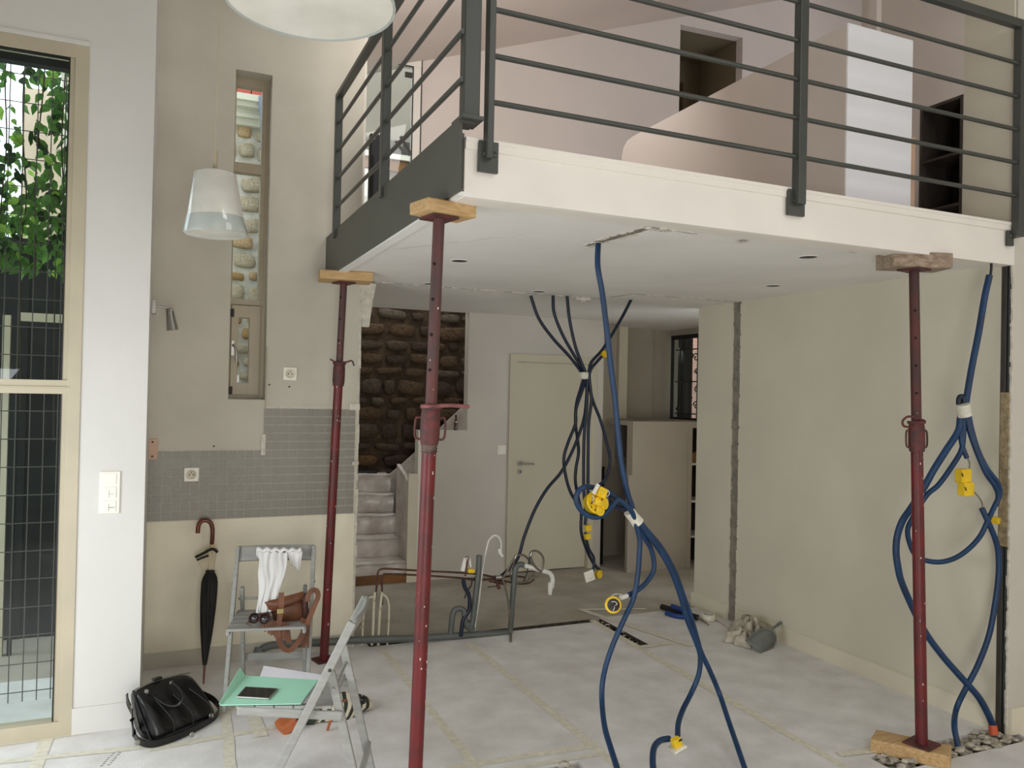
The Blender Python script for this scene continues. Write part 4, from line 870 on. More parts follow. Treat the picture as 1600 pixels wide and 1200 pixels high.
obj('white_clip', MB().obox((1.7746,3.09,1.2275), (.6,0,1), (1,0,-.6), (0,1,0), .024, .008, .004), M['wirewhite'], B)
obj('wire', MB().tube([(1.823,3.100,1.216),(1.843,3.100,1.218),(1.850,3.100,1.201),(1.837,3.100,1.190)], .0022, 6, smooth_path=4), M['wirewhite'], B)
obj('wire', MB().tube([(1.761,3.100,1.198),(1.772,3.100,1.187),(1.765,3.100,1.173),(1.779,3.100,1.158)], .002, 6, smooth_path=4), M['wirewhite'], B)
c = V((1.9023,3.14,0.6899)); jb = jbox_round(B, c, (-.35,-1,.25), .034, .032)
obj('box_interior', MB().lathe(c+V((-.005,-.018,.004)), [(.029,0),(.0,.001)], 20, (-.35,-1,.25), cap=False), M['black'], jb)
for k in range(5):
    a = k*1.2; obj('wire', MB().tube([c+V((.004*k-.01,-.018,0)), c+V((.012*math.cos(a),-.034,.012*math.sin(a))), c+V((.022*math.cos(a+.6),-.026,.022*math.sin(a+.6))), c+V((.026*math.cos(a+1.1),-.02,.026*math.sin(a+1.1)))], .0018, 5, smooth_path=4), M['wirewhite' if k%2 else 'copper'], jb)
obj('cable_end', MB().tube([V((1.9925,3.16,0.7183)), V((1.952,3.15,0.7153))], .011, 10), M['wirewhite'], B)
obj('wire', MB().tube([(1.895,3.140,0.731),(1.918,3.140,0.738),(1.952,3.140,0.732)], .0015, 5, smooth_path=4), M['wirewhite'], B)
c = V((2.0805,2.88,0.1435)); jb = jbox_sq(B, c, (1,0,.28), (-.28,0,1), .020, .017); obj('white_cover_plate', MB().obox(c+V((.003,0,-.022)), (1,0,.35), (-.35,0,1), (0,1,0), .033, .0045, .03), M['switch'], jb, bevel=.002)
obj('red_mark', MB().obox(c+V((.008,-.018,.016)), (1,0,.28), (-.28,0,1), (0,1,0), .008, .004, .001), M['black'], jb)

Cb = bundle('right bundle of thick blue conduits looping beside the right prop', (3.6242,2.7,1.6103))
cond(Cb, [(3.734,2.647,2.346),(3.735,2.647,2.308),(3.731,2.650,2.264)], .006, 'conduit_dk', 'cable')
cond(Cb, [(3.728,2.651,2.277),(3.710,2.663,2.160),(3.690,2.676,1.992),(3.666,2.693,1.814),(3.651,2.704,1.680),(3.644,2.708,1.610),(3.640,2.711,1.572)], .0155)
cond(Cb, [(3.639,2.711,1.610),(3.627,2.719,1.569),(3.618,2.724,1.502),(3.570,2.753,1.405),(3.522,2.781,1.308),(3.487,2.803,1.224),(3.434,2.834,1.116),(3.398,2.855,1.048),(3.378,2.867,0.970),(3.375,2.870,0.893),(3.384,2.865,0.817),(3.402,2.857,0.741),(3.453,2.829,0.609),(3.509,2.800,0.491),(3.585,2.757,0.375),(3.671,2.709,0.266),(3.727,2.678,0.194),(3.765,2.657,0.121),(3.811,2.655,0.043)], .0165)
cond(Cb, [(3.642,2.709,1.610),(3.640,2.711,1.559),(3.639,2.712,1.467),(3.631,2.719,1.400),(3.591,2.743,1.316),(3.542,2.771,1.232),(3.494,2.800,1.176),(3.435,2.834,1.052),(3.421,2.843,0.997),(3.433,2.837,0.931),(3.458,2.824,0.878),(3.503,2.798,0.854),(3.564,2.764,0.851),(3.624,2.729,0.876),(3.677,2.697,0.926),(3.720,2.672,0.989),(3.747,2.655,1.063),(3.777,2.645,1.129),(3.819,2.645,1.194),(3.803,2.645,1.249),(3.741,2.655,1.316),(3.703,2.676,1.403),(3.675,2.692,1.506),(3.658,2.700,1.595)], .0125)
cond(Cb, [(3.647,2.707,1.610),(3.662,2.699,1.516),(3.690,2.684,1.421),(3.734,2.660,1.303),(3.785,2.645,1.233),(3.809,2.645,1.185),(3.791,2.645,1.138)], .0125)
cond(Cb, [(3.634,2.714,1.610),(3.630,2.717,1.559),(3.632,2.717,1.451),(3.657,2.704,1.370)], .0115)
obj('wire', MB().tube([(3.657,2.704,1.376),(3.668,2.697,1.345),(3.666,2.699,1.306)], .0035, 6, smooth_path=4), M['hose'], Cb)
obj('wire', MB().tube([(3.682,2.692,1.212),(3.705,2.678,1.184),(3.722,2.669,1.153),(3.725,2.667,1.119)], .0035, 6, smooth_path=4), M['hose'], Cb)
cond(Cb, [(3.722,2.669,1.125),(3.747,2.655,1.063),(3.790,2.645,0.974),(3.816,2.645,0.896),(3.818,2.645,0.782),(3.793,2.645,0.639),(3.764,2.652,0.497),(3.724,2.678,0.349),(3.679,2.705,0.235),(3.643,2.728,0.131),(3.530,2.655,0.088),(3.505,2.615,0.010)], .0135)
jbox_sq(Cb, (3.6267,2.7,1.2851), (1,0,.02), (0,0,1), .034, .022); jbox_sq(Cb, (3.6331,2.69,1.2199), (1,0,-.02), (0,0,1), .034, .022)
for p in ((3.5751,2.665,1.2931), (3.5858,2.655,1.2255)): obj('box_slot', MB().obox(p, (.5,0,-1), (1,0,.5), (0,1,0), .010, .002, .002), M['black'], Cb)
obj('tape_band', MB().tube([V((3.6145,2.7,1.6355)), V((3.6341,2.7,1.5788))], .033, 14), M['wtape'], Cb)
obj('conduit_stub', MB().tube([(3.623,2.720,1.610),(3.617,2.723,1.648),(3.622,2.720,1.673),(3.635,2.712,1.670),(3.641,2.709,1.636)], .0125, 10, smooth_path=5), M['conduit_dk'], Cb)
obj('orange_collar', MB().tube([V((3.8057,2.655,0.0497)), V((3.8018,2.645,0.0069))], .020, 14), M['orange'], Cb)
t = tag(obj('wall_box', MB().obox((3.862,2.6931,1.0548), (0,1,0), (0,0,1), (1,0,0), .02, .016, .014), M['yellow'], bevel=.003), 'small yellow socket box set in the groove of the right wall edge', 'junction box'); 

# ================================================================== PLUMBING
pp = thing('waste_pipes', 'grey plastic waste pipes with white outlet on the floor by the trench', 'pipes', (1.5, 5.0, 0))
def pt_(nm, pts, r, m, parent=None, sub=6, n=12): return obj(nm, MB().tube(pts, r, n, smooth_path=sub), M[m], parent if parent else pp)
pt_('long_pipe', [(0.565,4.970,0.025),(0.573,4.990,0.060),(0.617,4.990,0.086),(0.699,4.990,0.089),(0.930,4.990,0.076),(1.170,4.990,0.066),(1.548,4.990,0.038),(1.857,4.990,0.023),(2.211,4.990,0.004)], .0235, 'pvc')
obj('pipe_collar', MB().tube([V((0.5568,4.97,0.0452)), V((0.5722,4.985,0.081))], .030, 14), M['pvc'], pp)
pt_('trap_pipe', [(1.974,4.980,0.549),(1.968,4.980,0.412),(1.956,4.980,0.315),(1.945,4.980,0.200),(1.938,4.980,0.124),(1.921,4.980,0.079),(1.893,4.980,0.086),(1.878,4.980,0.139),(1.873,4.980,0.186),(1.845,4.980,0.205),(1.809,4.980,0.200),(1.792,4.980,0.164),(1.785,4.980,0.088),(1.781,4.980,0.046)], .0195, 'pvc')
pt_('riser_pipe', [(2.321,4.980,0.457),(2.273,4.980,0.469),(2.244,4.980,0.445),(2.236,4.980,0.393),(2.225,4.980,0.241),(2.219,4.980,0.111),(2.211,4.980,0.011)], .0195, 'pvc')
obj('pipe_collar', MB().tube([V((1.8878,4.98,0.112)), V((1.9348,4.98,0.052))], .024, 14), M['pvc'], pp)
pt_('white_outlet', [(2.302,4.970,0.465),(2.381,4.970,0.437),(2.445,4.970,0.415),(2.495,4.970,0.398),(2.520,4.970,0.365),(2.521,4.970,0.321),(2.517,4.970,0.294)], .0165, 'pvcwhite')
obj('white_spigot', MB().tube([V((2.5112,4.97,0.3301)), V((2.5068,4.97,0.3038)), V((2.5031,4.97,0.2463))], .016, 14, rr=[.021,.021,.013]), M['pvcwhite'], pp)
cp = thing('copper_pipes', 'pair of tarnished copper supply pipes rising from cream painted tubes', 'pipes', (1.4, 5.03, 0))
pt_('copper_pipe', [(1.278,5.030,0.268),(1.288,5.030,0.370),(1.290,5.030,0.431),(1.298,5.030,0.480),(1.323,5.030,0.494),(1.386,5.030,0.490),(1.593,5.030,0.463),(1.863,5.030,0.431),(2.048,5.030,0.400),(2.192,5.030,0.350),(2.299,5.030,0.324),(2.367,5.030,0.323),(2.411,5.030,0.347)], .0065, 'copper', cp, 4, 8)
pt_('copper_pipe', [(1.328,5.030,0.264),(1.325,5.030,0.367),(1.320,5.030,0.420),(1.332,5.030,0.453),(1.361,5.030,0.459),(1.594,5.030,0.433),(1.863,5.030,0.396),(1.979,5.030,0.375),(2.120,5.030,0.373),(2.239,5.030,0.382),(2.337,5.030,0.365)], .0065, 'copper', cp, 4, 8)
pt_('cream_pipe', [(1.264,5.020,0.015),(1.270,5.020,0.108),(1.271,5.020,0.251),(1.277,5.020,0.352)], .009, 'cream_pipe', cp, 2, 8)
pt_('cream_pipe', [(1.306,5.020,0.010),(1.308,5.020,0.104),(1.313,5.020,0.247),(1.323,5.020,0.349)], .009, 'cream_pipe', cp, 2, 8)
pt_('cream_pipe', [(1.200,5.010,0.025),(1.201,5.010,0.138),(1.207,5.010,0.239),(1.214,5.010,0.291),(1.238,5.010,0.321),(1.280,5.010,0.326)], .0065, 'cream_pipe', cp, 5, 8)
pt_('cream_pipe', [(1.362,5.010,0.007),(1.368,5.010,0.121),(1.369,5.010,0.236),(1.364,5.010,0.286),(1.342,5.010,0.325),(1.313,5.010,0.336)], .0065, 'cream_pipe', cp, 5, 8)
for c in ((1.1962,5.01,0.1789), (1.197,5.01,0.1424), (1.3089,5.02,0.2432), (1.367,5.01,0.1584), (1.2701,5.02,0.2998)): obj('pipe_clip', MB().cyl(V(c)-V((0,0,.006)), V(c)+V((0,0,.006)), .0125, 10), M['alu2'], cp)
obj('valve', MB().cyl((2.0685,5.02,0.3702), (2.1791,5.0,0.3401), .013, 10).cyl((2.1122,5.0,0.3627), (2.1195,4.97,0.317), .012, 10).cyl((2.035,4.97,0.3367), (2.1003,4.97,0.3358), .004, 6), M['copper'], cp)
obj('union_nut', MB().cyl((2.1023,5.0,0.3852), (2.1448,5.0,0.3863), .018, 6), M['chrome'], cp)
obj('union_nut', MB().cyl((1.961,5.02,0.3827), (1.9981,5.02,0.3799), .016, 6), M['copper'], cp)
fx = thing('braided_hoses', 'tangle of braided steel hoses above the white waste outlet', 'hoses', (2.3, 5.0, .5))
for s in ([(2.150,5.000,0.373),(2.187,5.000,0.422),(2.224,5.000,0.486),(2.252,5.000,0.523),(2.300,5.000,0.529),(2.339,5.000,0.504),(2.370,5.000,0.458),(2.390,5.000,0.408),(2.377,5.000,0.369),(2.324,5.000,0.342),(2.227,5.000,0.341)], [(2.340,4.960,0.530),(2.358,4.960,0.559),(2.402,4.960,0.552),(2.438,4.960,0.515),(2.444,4.960,0.470),(2.430,4.960,0.418),(2.392,4.960,0.386),(2.333,4.960,0.377)], [(2.340,4.950,0.523),(2.360,4.950,0.478),(2.385,4.950,0.445),(2.425,4.950,0.416)], [(2.128,4.940,0.397),(2.154,4.940,0.321),(2.180,4.940,0.211),(2.196,4.940,0.102),(2.198,4.940,0.015),(2.138,4.802,0.006)], [(2.231,5.010,0.351),(2.215,5.010,0.405),(2.238,5.010,0.465),(2.252,5.010,0.508)]):
    pt_('hose', s, .0075, 'hose', fx, 5, 8)
pt_('hose', [(2.349,4.970,0.554),(2.336,4.970,0.475),(2.323,4.970,0.406),(2.300,4.970,0.351)], .005, 'black', fx, 4, 8)
for c in ((2.3491,4.96,0.5381), (2.2517,5.0,0.5189)): obj('hose_nut', MB().cyl(V(c)-V((.008,0,.012)), V(c)+V((.004,0,.012)), .011, 6), M['chrome'], fx)
wh = thing('white_hook_pipe', 'thin white pipe bent into a hook beside the grey waste pipe', 'pipe', (1.9694,5.02,0.0157))
pt_('bent_tube', [(1.965,5.020,0.008),(1.976,5.020,0.123),(1.992,5.020,0.221),(2.015,5.020,0.444),(2.049,5.020,0.615),(2.067,5.020,0.648),(2.095,5.020,0.669),(2.128,5.020,0.658),(2.148,5.020,0.618),(2.149,5.020,0.565)], .0065, 'pvcwhite', wh, 5, 8)
obj('end_connector', MB().cyl((2.1394,5.02,0.5746), (2.1407,5.01,0.5415), .014, 10).cyl((2.1308,5.01,0.5595), (2.1515,4.99,0.5273), .010, 10), M['pvcwhite'], wh)
dk = thing('capped_cable', 'short dark blue conduit with yellow and white connectors by the upright grey pipe', 'cable', (1.8642,4.95,0.0676))
pt_('conduit', [(1.859,4.970,0.402),(1.870,4.970,0.350),(1.898,4.970,0.301),(1.908,4.970,0.249),(1.901,4.970,0.186),(1.865,4.970,0.134),(1.854,4.970,0.063),(1.850,4.970,0.025)], .0135, 'conduit_dk', dk)
pt_('black_lead', [(1.921,4.965,0.406),(1.913,4.965,0.356),(1.887,4.965,0.324),(1.869,4.965,0.275)], .006, 'black', dk, 4, 8)
obj('white_sleeve', MB().obox((1.8617,4.97,0.4988), (.25,0,1), (1,0,-.25), (0,1,0), .045, .014, .01), M['wirewhite'], dk, bevel=.004)
obj('white_sleeve', MB().obox((1.9061,4.98,0.5108), (-.15,0,1), (1,0,.15), (0,1,0), .035, .008, .008), M['wirewhite'], dk, bevel=.003)
obj('yellow_connector', MB().obox((1.9089,4.96,0.4552), (1,0,-.1), (.1,0,1), (0,1,0), .024, .014, .018), M['yellow'], dk, bevel=.008)
obj('metal_tip', MB().lathe((1.8834,4.97,0.5399), [(.0,-.02),(.016,-.01),(.018,.004),(.0,.016)], 12, (.2,0,1)), M['chrome'], dk)
obj('copper_stub', MB().cyl((1.8688,4.96,0.4242), (1.88,4.96,0.5251), .006, 8), M['copper'], dk)

# ================================================================== LIGHTS THE ROOM HAS (unlit pendants, spot)
def pendant(label, c, r, h, rt, wiretop, tilt=(0,0,1)):
    c = V(c); t = thing('pendant_lamp', label, 'pendant lamp', c, 0, 'white glass pendant lamps')
    obj('shade', MB().lathe(c, [(r*.985,0),(r,.002),(r-(r-rt)*.28,h*.28),(rt+.004,h*.97),(rt-.004,h),(.0,h+.004)], 40, tilt), M['lampglass'], t)
    obj('shade_rim', MB().lathe(c, [(r*.96,.012),(r+.0015,-.002),(r+.0025,.0),(r+.0015-(r-rt)*.27,h*.27)], 40, tilt, cap=False), M['lampclear'], t)
    obj('diffuser', MB().lathe(c, [(r*.965,.006),(.0,.012)], 40, tilt, cap=False), M['diffuser'], t)
    d = V(tilt).normalized(); q = c+d*h
    obj('stem', MB().cyl(q, q+d*.075, .008, 12), M['alu2'], t)
    obj('suspension_wire', MB().cyl(q+d*.07, (wiretop[0], wiretop[1], ZT), .0016, 6), M['alu'], t)
pendant('white glass cone pendant lamp hanging left of the slit window', (0.1582,2.961,2.1799), .104, .215, .066, (0.1773,3.0739,3.0568), (-.03,.0,1))
pendant('large looking white pendant lamp cropped by the top edge of the photo', (0.1711,1.0932,2.1696), .112, .22, .07, (0.2043,1.3219,2.388))
pl0 = (-0.066,7.6537,2.3419); 
t = thing('wall_spotlight', 'small brushed metal wall spotlight beside the pillar', 'wall lamp', (XK, 4.88, 2.09))
y0 = 4.88
obj('wall_plate', MB().obox((XK+.012, y0, 2.085), (1,0,0), (0,1,0), (0,0,1), .012, .035, .04), M['chrome'], t, bevel=.003)
obj('arm', MB().tube([(XK+.02, y0, 2.09), (XK+.05, y0, 2.087), (XK+.075, y0, 2.083)], .006, 8), M['chrome'], t)
obj('lamp_head', MB().lathe((XK+.112, y0, 1.96), [(.031,0),(.030,.01),(.020,.105),(.017,.122),(0,.125)], 24, (-.16,0,1)), M['chrome'], t)

# ================================================================== SWITCHES, SOCKETS
def socket(label, x, y, z, s=.04, group='white wall sockets'):
    t = thing('wall_socket', label, 'socket', (x, y, z), 0, group)
    obj('plate', MB().box((x-s, y-.011, z-s), (x+s, y, z+s)), M['switch'], t, bevel=.003)
    obj('round_recess', MB().lathe((x, y-.0112, z), [(.029,0),(.028,.006),(.0255,.006),(.024,.001),(0,.001)], 22, (0,-1,0), cap=False), M['base'], t)
    hb = MB()
    for dx, dz in ((-.010,0),(.010,0)): hb.lathe((x+dx, y-.0125, z+dz), [(.0038,0),(.0038,.002),(0,.002)], 8, (0,-1,0))
    obj('pin_hole', hb, M['darkhole'], t); obj('earth_pin', MB().cyl((x, y-.006, z+.012), (x, y-.016, z+.012), .003, 8), M['screw'], t)
socket('white socket on the bare wall above the raised tiles', .722, YK, 1.735)
socket('white socket set in the lower left grey tiles', .169, YK-.008, 1.125)
t = thing('triple_switch', 'white vertical triple light switch on the front wall pillar', 'light switch', (-.218, YF, 1.132))
obj('plate', MB().box((-.262, YF-.009, 1.032), (-.174, YF, 1.232)), M['switch'], t, bevel=.004)
for k in range(3):
    z = 1.068+.0645*k
    r_ = obj('rocker', MB().box((-.246, YF-.013, z-.026), (-.190, YF-.008, z+.026)), M['switch'], t, bevel=.002)
    if k < 2: obj('divider', MB().box((-.221, YF-.0145, z-.008), (-.198, YF-.012, z-.006)).box((-.221, YF-.0145, z-.024), (-.219, YF-.012, z+.01)), M['board'], r_)
t = thing('light_switch', 'single white light switch beside the cream door', 'light switch', (2.815, YD, 1.127))
obj('plate', MB().box((2.775, YD-.009, 1.087), (2.855, YD, 1.167)), M['switch'], t, bevel=.003)
obj('rocker', MB().box((2.79, YD-.013, 1.10), (2.84, YD-.008, 1.154)), M['switch'], t, bevel=.002)
t = thing('wall_bracket', 'small pale metal bracket with two screws at the pillar corner above the tiles', 'bracket', (XK+.006, YK-.06, 1.25))
obj('plate', MB().box((XK, YK-.012, 1.215), (XK+.050, YK-.004, 1.335)), M['palewood'], t, bevel=.003)
for z in (1.235, 1.318): obj('screw', MB().lathe((XK+.022, YK-.012, z), [(.006,0),(.005,.002),(0,.002)], 10, (0,-1,0)), M['screw'], t)

# ================================================================== FOLDING CHAIRS
def beam2(b, p, q, wd, th):   # bar in the side plane: p,q = (u, side, z)
    return b.beam(p, q, wd, th, up=(0,1,0))
def chair(label, loc, fwd, w=.40):
    rz = math.atan2(fwd[1], fwd[0])
    t = thing('folding_chair', label, 'chair', loc, rz, 'grey folding chairs')
    hw = w/2
    for s in (-1, 1):
        y = s*(hw-.012)
        a = V((-.160, y, .765)); c = V((.205, y, 0)); d = (c-a).normalized(); n_ = V((d.z,0,-d.x))
        o = obj('back_leg_rail', MB().obox((a+c)/2, d, (0,1,0), n_, (c-a).length/2, .011, .0165), M['chair'], t, local=True, bevel=.004)
        y2 = s*(hw-.050)
        a = V((-.075, y2, .565)); c = V((-.215, y2, 0)); d = (c-a).normalized(); n_ = V((d.z,0,-d.x))
        o = obj('leg', MB().obox((a+c)/2, d, (0,1,0), n_, (c-a).length/2, .010, .0165), M['chair'], t, local=True, bevel=.004)
        y3 = s*(hw-.030)
        o = obj('seat_rail', MB().obox((.070, y3, .412), (1,0,0.05), (0,1,0), (-.05,0,1), .200, .010, .018), M['chair'], t, local=True, bevel=.008)
        o = obj('pivot_screw', MB().lathe((-.080, s*hw, .585), [(.007,0),(.006,.003),(0,.003)], 10, (0,s,0)), M['screw'], t, local=True)
    for k in range(5):
        u = -.085+.073*k
        o = obj('seat_slat', MB().box((u, -hw+.028, .428), (u+.066, hw-.028, .440)), M['chair'], t, local=True, bevel=.003)
    # curved top back rail
    a = V((-.160, 0, .765)); dn = (V((.205,0,0))-a).normalized(); nn = V((dn.z,0,-dn.x))
    def br(u, v):
        y = (u-.5)*(w-.02); p = a + dn*(-.006+.085*v) ; bul = .016*math.sin(PI*u)+.005*math.sin(PI*v); th = .0
        return (p.x-.004-bul, y, p.z)
    o = obj('back_slat', MB().grid(br, 10, 4), M['chair'], t, local=True, solid=.012)
    z = .10; u = .205-.36*z/.755
    obj('front_stretcher', MB().box((u-.008, -hw+.02, z-.02), (u+.008, hw-.02, z+.02)), M['chair'], t, local=True, bevel=.003)
    obj('rear_stretcher', MB().box((-.200, -hw+.055, .13), (-.185, hw-.055, .17)), M['chair'], t, local=True, bevel=.003)
    obj('pivot_bar', MB().cyl((-.09, -hw+.03, .50), (-.09, hw-.03, .50), .007, 8), M['chair'], t, local=True)
    obj('slide_bar', MB().cyl((.02, -hw+.02, .385), (.02, hw-.02, .385), .007, 8), M['chair'], t, local=True)
    return t
FC = chair('grey folding chair by the wall, white cloth over its back', (.565, 4.42, 0), (-.22,-.975), .43)
NC = chair('grey folding chair in the foreground carrying the mint folder', (.600, 3.245, 0), (-.934,.357), .40)
def onN(u, s, z):    # a point on the near chair in world space
    rz = math.atan2(.357, -.934); return V((.600+math.cos(rz)*u-math.sin(rz)*s, 3.245+math.sin(rz)*u+math.cos(rz)*s, z))
def onF(u, s, z):
    rz = math.atan2(-.975, -.22); return V((.565+math.cos(rz)*u-math.sin(rz)*s, 4.42+math.sin(rz)*u+math.cos(rz)*s, z))
# things on the near chair
zf = .4425
def quadslab(pts, z0, z1):
    b = MB(); n = len(pts); b.add([(p[0],p[1],z0) for p in pts]+[(p[0],p[1],z1) for p in pts], [tuple(range(n-1,-1,-1)), tuple(range(n,2*n))]+[(i,(i+1)%n,n+(i+1)%n,n+i) for i in range(n)]); return b
Q = [(0.2274,3.1894,0.445), (0.5101,3.0958,0.445), (0.6148,3.3213,0.445), (0.343,3.4772,0.445)]
fo = thing('paper_folder', 'mint green card folder lying open on the foreground chair', 'folder', (Q[0][0]+.15, Q[0][1]+.1, zf))
f1 = obj('cover', quadslab(Q, zf+.0035, zf+.0065), M['mint'], fo)
fl = MB(); a = V(Q[0]); d = V(Q[3]); a.z = d.z = zf+.006; fl.add([a, d, d+V((-.02,.01,.032)), a+V((-.004,0,.006))], [(0,1,2,3)])
obj('raised_flap', fl, M['mint'], fo, solid=.002)
Q2 = [(0.4032,3.2867,0.443), (0.5595,3.076,0.443), (0.658,3.3424,0.443), (0.4272,3.5668,0.443)]
pa = tag(origin(obj('paper_sheets', quadslab([(0.3717,3.3349,0.443), (0.5971,3.1782,0.443), (0.6537,3.3758,0.443), (0.4291,3.5832,0.443)], zf, zf+.003), M['paper']), (.6,3.3,zf)), 'white paper sheets under the mint folder on the foreground chair', 'papers')
Q3 = [(0.4443,3.1328,0.443), (0.5491,3.0999,0.443), (0.629,3.2988,0.443), (0.572,3.3277,0.443)]
tag(origin(obj('plastic_sleeve', quadslab(Q3, zf+.0005, zf+.0032), M['paperedge']), (.7,3.25,zf)), 'grey plastic sleeve sticking out from under the mint folder', 'sleeve')
Q4 = [(0.288,3.2343,0.452), (0.4016,3.1711,0.452), (0.4494,3.2653,0.452), (0.3297,3.332,0.452)]
ph = thing('mobile_phone', 'black mobile phone with silver edge on the mint folder', 'phone', (Q4[0][0]+.05, Q4[0][1], zf+.0065))
obj('body', quadslab(Q4, zf+.0066, zf+.0135), M['chrome'], ph, bevel=.002)
cx = sum(q[0] for q in Q4)/4; cy = sum(q[1] for q in Q4)/4
obj('screen', quadslab([(cx+(q[0]-cx)*.93, cy+(q[1]-cy)*.9) for q in Q4], zf+.0136, zf+.0146), M['phone'], ph)

# ------------------------------------------------------------------ white cloth over the back of the far chair
def onback(u, s, z): return onF(u, s, z)
def cl(u, v):
    # u across, v down the front
    s = .045-.165*u*(1-.12*v)+.012*math.sin(v*7)
    s = .08-.15*u
    fold = .014*math.sin(u*19+v*1.5)+.007*math.sin(u*41)
    if v < .12:
        k = v/.12; return onback(-.155-.03+.045*k, -s, .735+.04*math.sin(k*PI*.75)+.004*math.sin(u*30))
    k = (v-.12)/.88; wob = 1-.22*k
    return onback(-.130+.10*k+fold*.9, -(.0+(s-.0)*wob)-.0+.015*k, .762-.325*k*(1-.05*math.sin(u*9)))
t = thing('white_cloth', 'white cotton garment draped over the back of the far chair', 'cloth', onF(-.13,0,.75))
# the photograph shows it left of centre of the back rail
def clw(u, v):
    x = 400+72*u if v < .12 else 400+ (48+ (10-24)*v)*u + 2*v
    return None
top_l = V((0.493,4.52,0.7679)); top_r = V((0.6495,4.5,0.7552)); bot_l = V((0.4682,4.28,0.4827)); bot_r = V((0.5415,4.26,0.5042))
mid_l = V((0.4901,4.4,0.6317)); mid_r = V((0.6154,4.38,0.6437))
def c1(u, v):
    tl, tr = top_l, top_r
    if v < .5: k = v*2; p = (tl.lerp(mid_l, k)).lerp(tr.lerp(mid_r, k), u)
    else: k = v*2-1; p = (mid_l.lerp(bot_l, k)).lerp(mid_r.lerp(bot_r, k), u)
    f = (.006*math.sin(u*17+v*3)+.003*math.sin(u*37-v*4)+.004*math.sin(u*9-v*7))*(.5+v)
    return (p.x+.004*math.sin(v*11+u*5), p.y-.022+f-.01, p.z+.006*math.sin(u*26)*(1-v))
obj('front_drape', MB().grid(c1, 36, 26), M['cloth'], t, solid=.004)
a_, b_ = V((0.4877,4.5,0.7651)), V((0.7187,4.48,0.7513))
def c2(u, v):
    p = a_.lerp(b_, u); ang = PI*v
    return (p.x, p.y-.022*math.cos(ang)-.004, p.z+.014*math.sin(ang)+.005*math.sin(u*33)-(.03*(1-u) if v > .98 else 0)-(.05*abs(math.sin(u*8)) if v > .9 else 0))
obj('top_fold', MB().grid(c2, 30, 10), M['cloth'], t, solid=.004)
s0, s1, s2, s3 = V((0.6378,4.465,0.7591)), V((0.7267,4.465,0.7537)), V((0.7097,4.45,0.6424)), V((0.6644,4.45,0.6873))
def c3(u, v):
    p = s0.lerp(s1, u).lerp(s3.lerp(s2, u), v); return (p.x, p.y+.008*math.sin(u*15)*v, p.z)
obj('hanging_sleeve', MB().grid(c3, 14, 10), M['cloth'], t, solid=.004)

# ------------------------------------------------------------------ brown leather bag on the far chair seat
bb_ = thing('brown_satchel', 'tan brown leather satchel with fringe and long strap on the far chair', 'handbag', (0.6255,4.25,0.423))
def blob(parent, nm, quad, depth, y, m, puff=.02, n=10):
    # quad: four world corners (tl,tr,br,bl); a puffy pouch
    P = [V(q) for q in quad]; b = MB()
    def f(sgn):
        def g(u, v):
            p = P[0].lerp(P[1], u).lerp(P[3].lerp(P[2], u), v); e = (math.sin(PI*min(max(u,0),1))*math.sin(PI*v))**.45
            return (p.x, p.y+sgn*depth*e, p.z)
        return g
    b.grid(f(-1), n, n); b.grid(f(1), n, n); return obj(nm, b, M[m], parent)
Yb = 4.27
blob(bb_, 'body', ([(0.532,4.270,0.549),(0.717,4.270,0.573),(0.747,4.270,0.416),(0.557,4.270,0.427)]), .055, Yb, 'brownleather')
blob(bb_, 'flap', ([(0.503,4.235,0.550),(0.694,4.235,0.590),(0.715,4.235,0.552),(0.539,4.235,0.491)]), .035, Yb, 'brownleather')
blob(bb_, 'side_gusset', ([(0.685,4.235,0.577),(0.721,4.235,0.581),(0.730,4.235,0.440),(0.691,4.235,0.431)]), .03, Yb, 'darkbrown')
blob(bb_, 'front_lobe', ([(0.442,4.210,0.500),(0.523,4.210,0.506),(0.536,4.210,0.462),(0.424,4.210,0.457)]), .022, Yb, 'darkbrown')
def strap(pts, wd=.022, th=.004, nm='strap', m='brownleather'):
    P = spline(pts, 8); b = MB(); N = len(P)
    L = []
    for i, p in enumerate(P):
        tg = (P[min(i+1,N-1)]-P[max(i-1,0)]).normalized(); q = tg.cross(V((0.15,1,0))).normalized(); n_ = q.cross(tg)
        L += [p+q*wd/2+n_*th/2, p-q*wd/2+n_*th/2, p-q*wd/2-n_*th/2, p+q*wd/2-n_*th/2]
    b.add(L, [(i*4+k, i*4+(k+1)%4, (i+1)*4+(k+1)%4, (i+1)*4+k) for i in range(N-1) for k in range(4)]+[(0,1,2,3)], False)
    return obj(nm, b, M[m], bb_)
strap([(0.577,4.160,0.611),(0.576,4.160,0.533),(0.568,4.160,0.469),(0.563,4.160,0.405),(0.580,4.160,0.345),(0.619,4.160,0.315),(0.656,4.160,0.341),(0.693,4.160,0.408),(0.720,4.160,0.471),(0.745,4.160,0.535),(0.760,4.160,0.579),(0.750,4.160,0.607),(0.727,4.160,0.608),(0.711,4.160,0.587),(0.706,4.160,0.554)], .026)
obj('buckle', MB().obox((0.5715,4.15,0.5201), (1,0,0), (0,0,1), (0,1,0), .016, .012, .003), M['gold'], bb_, bevel=.002)
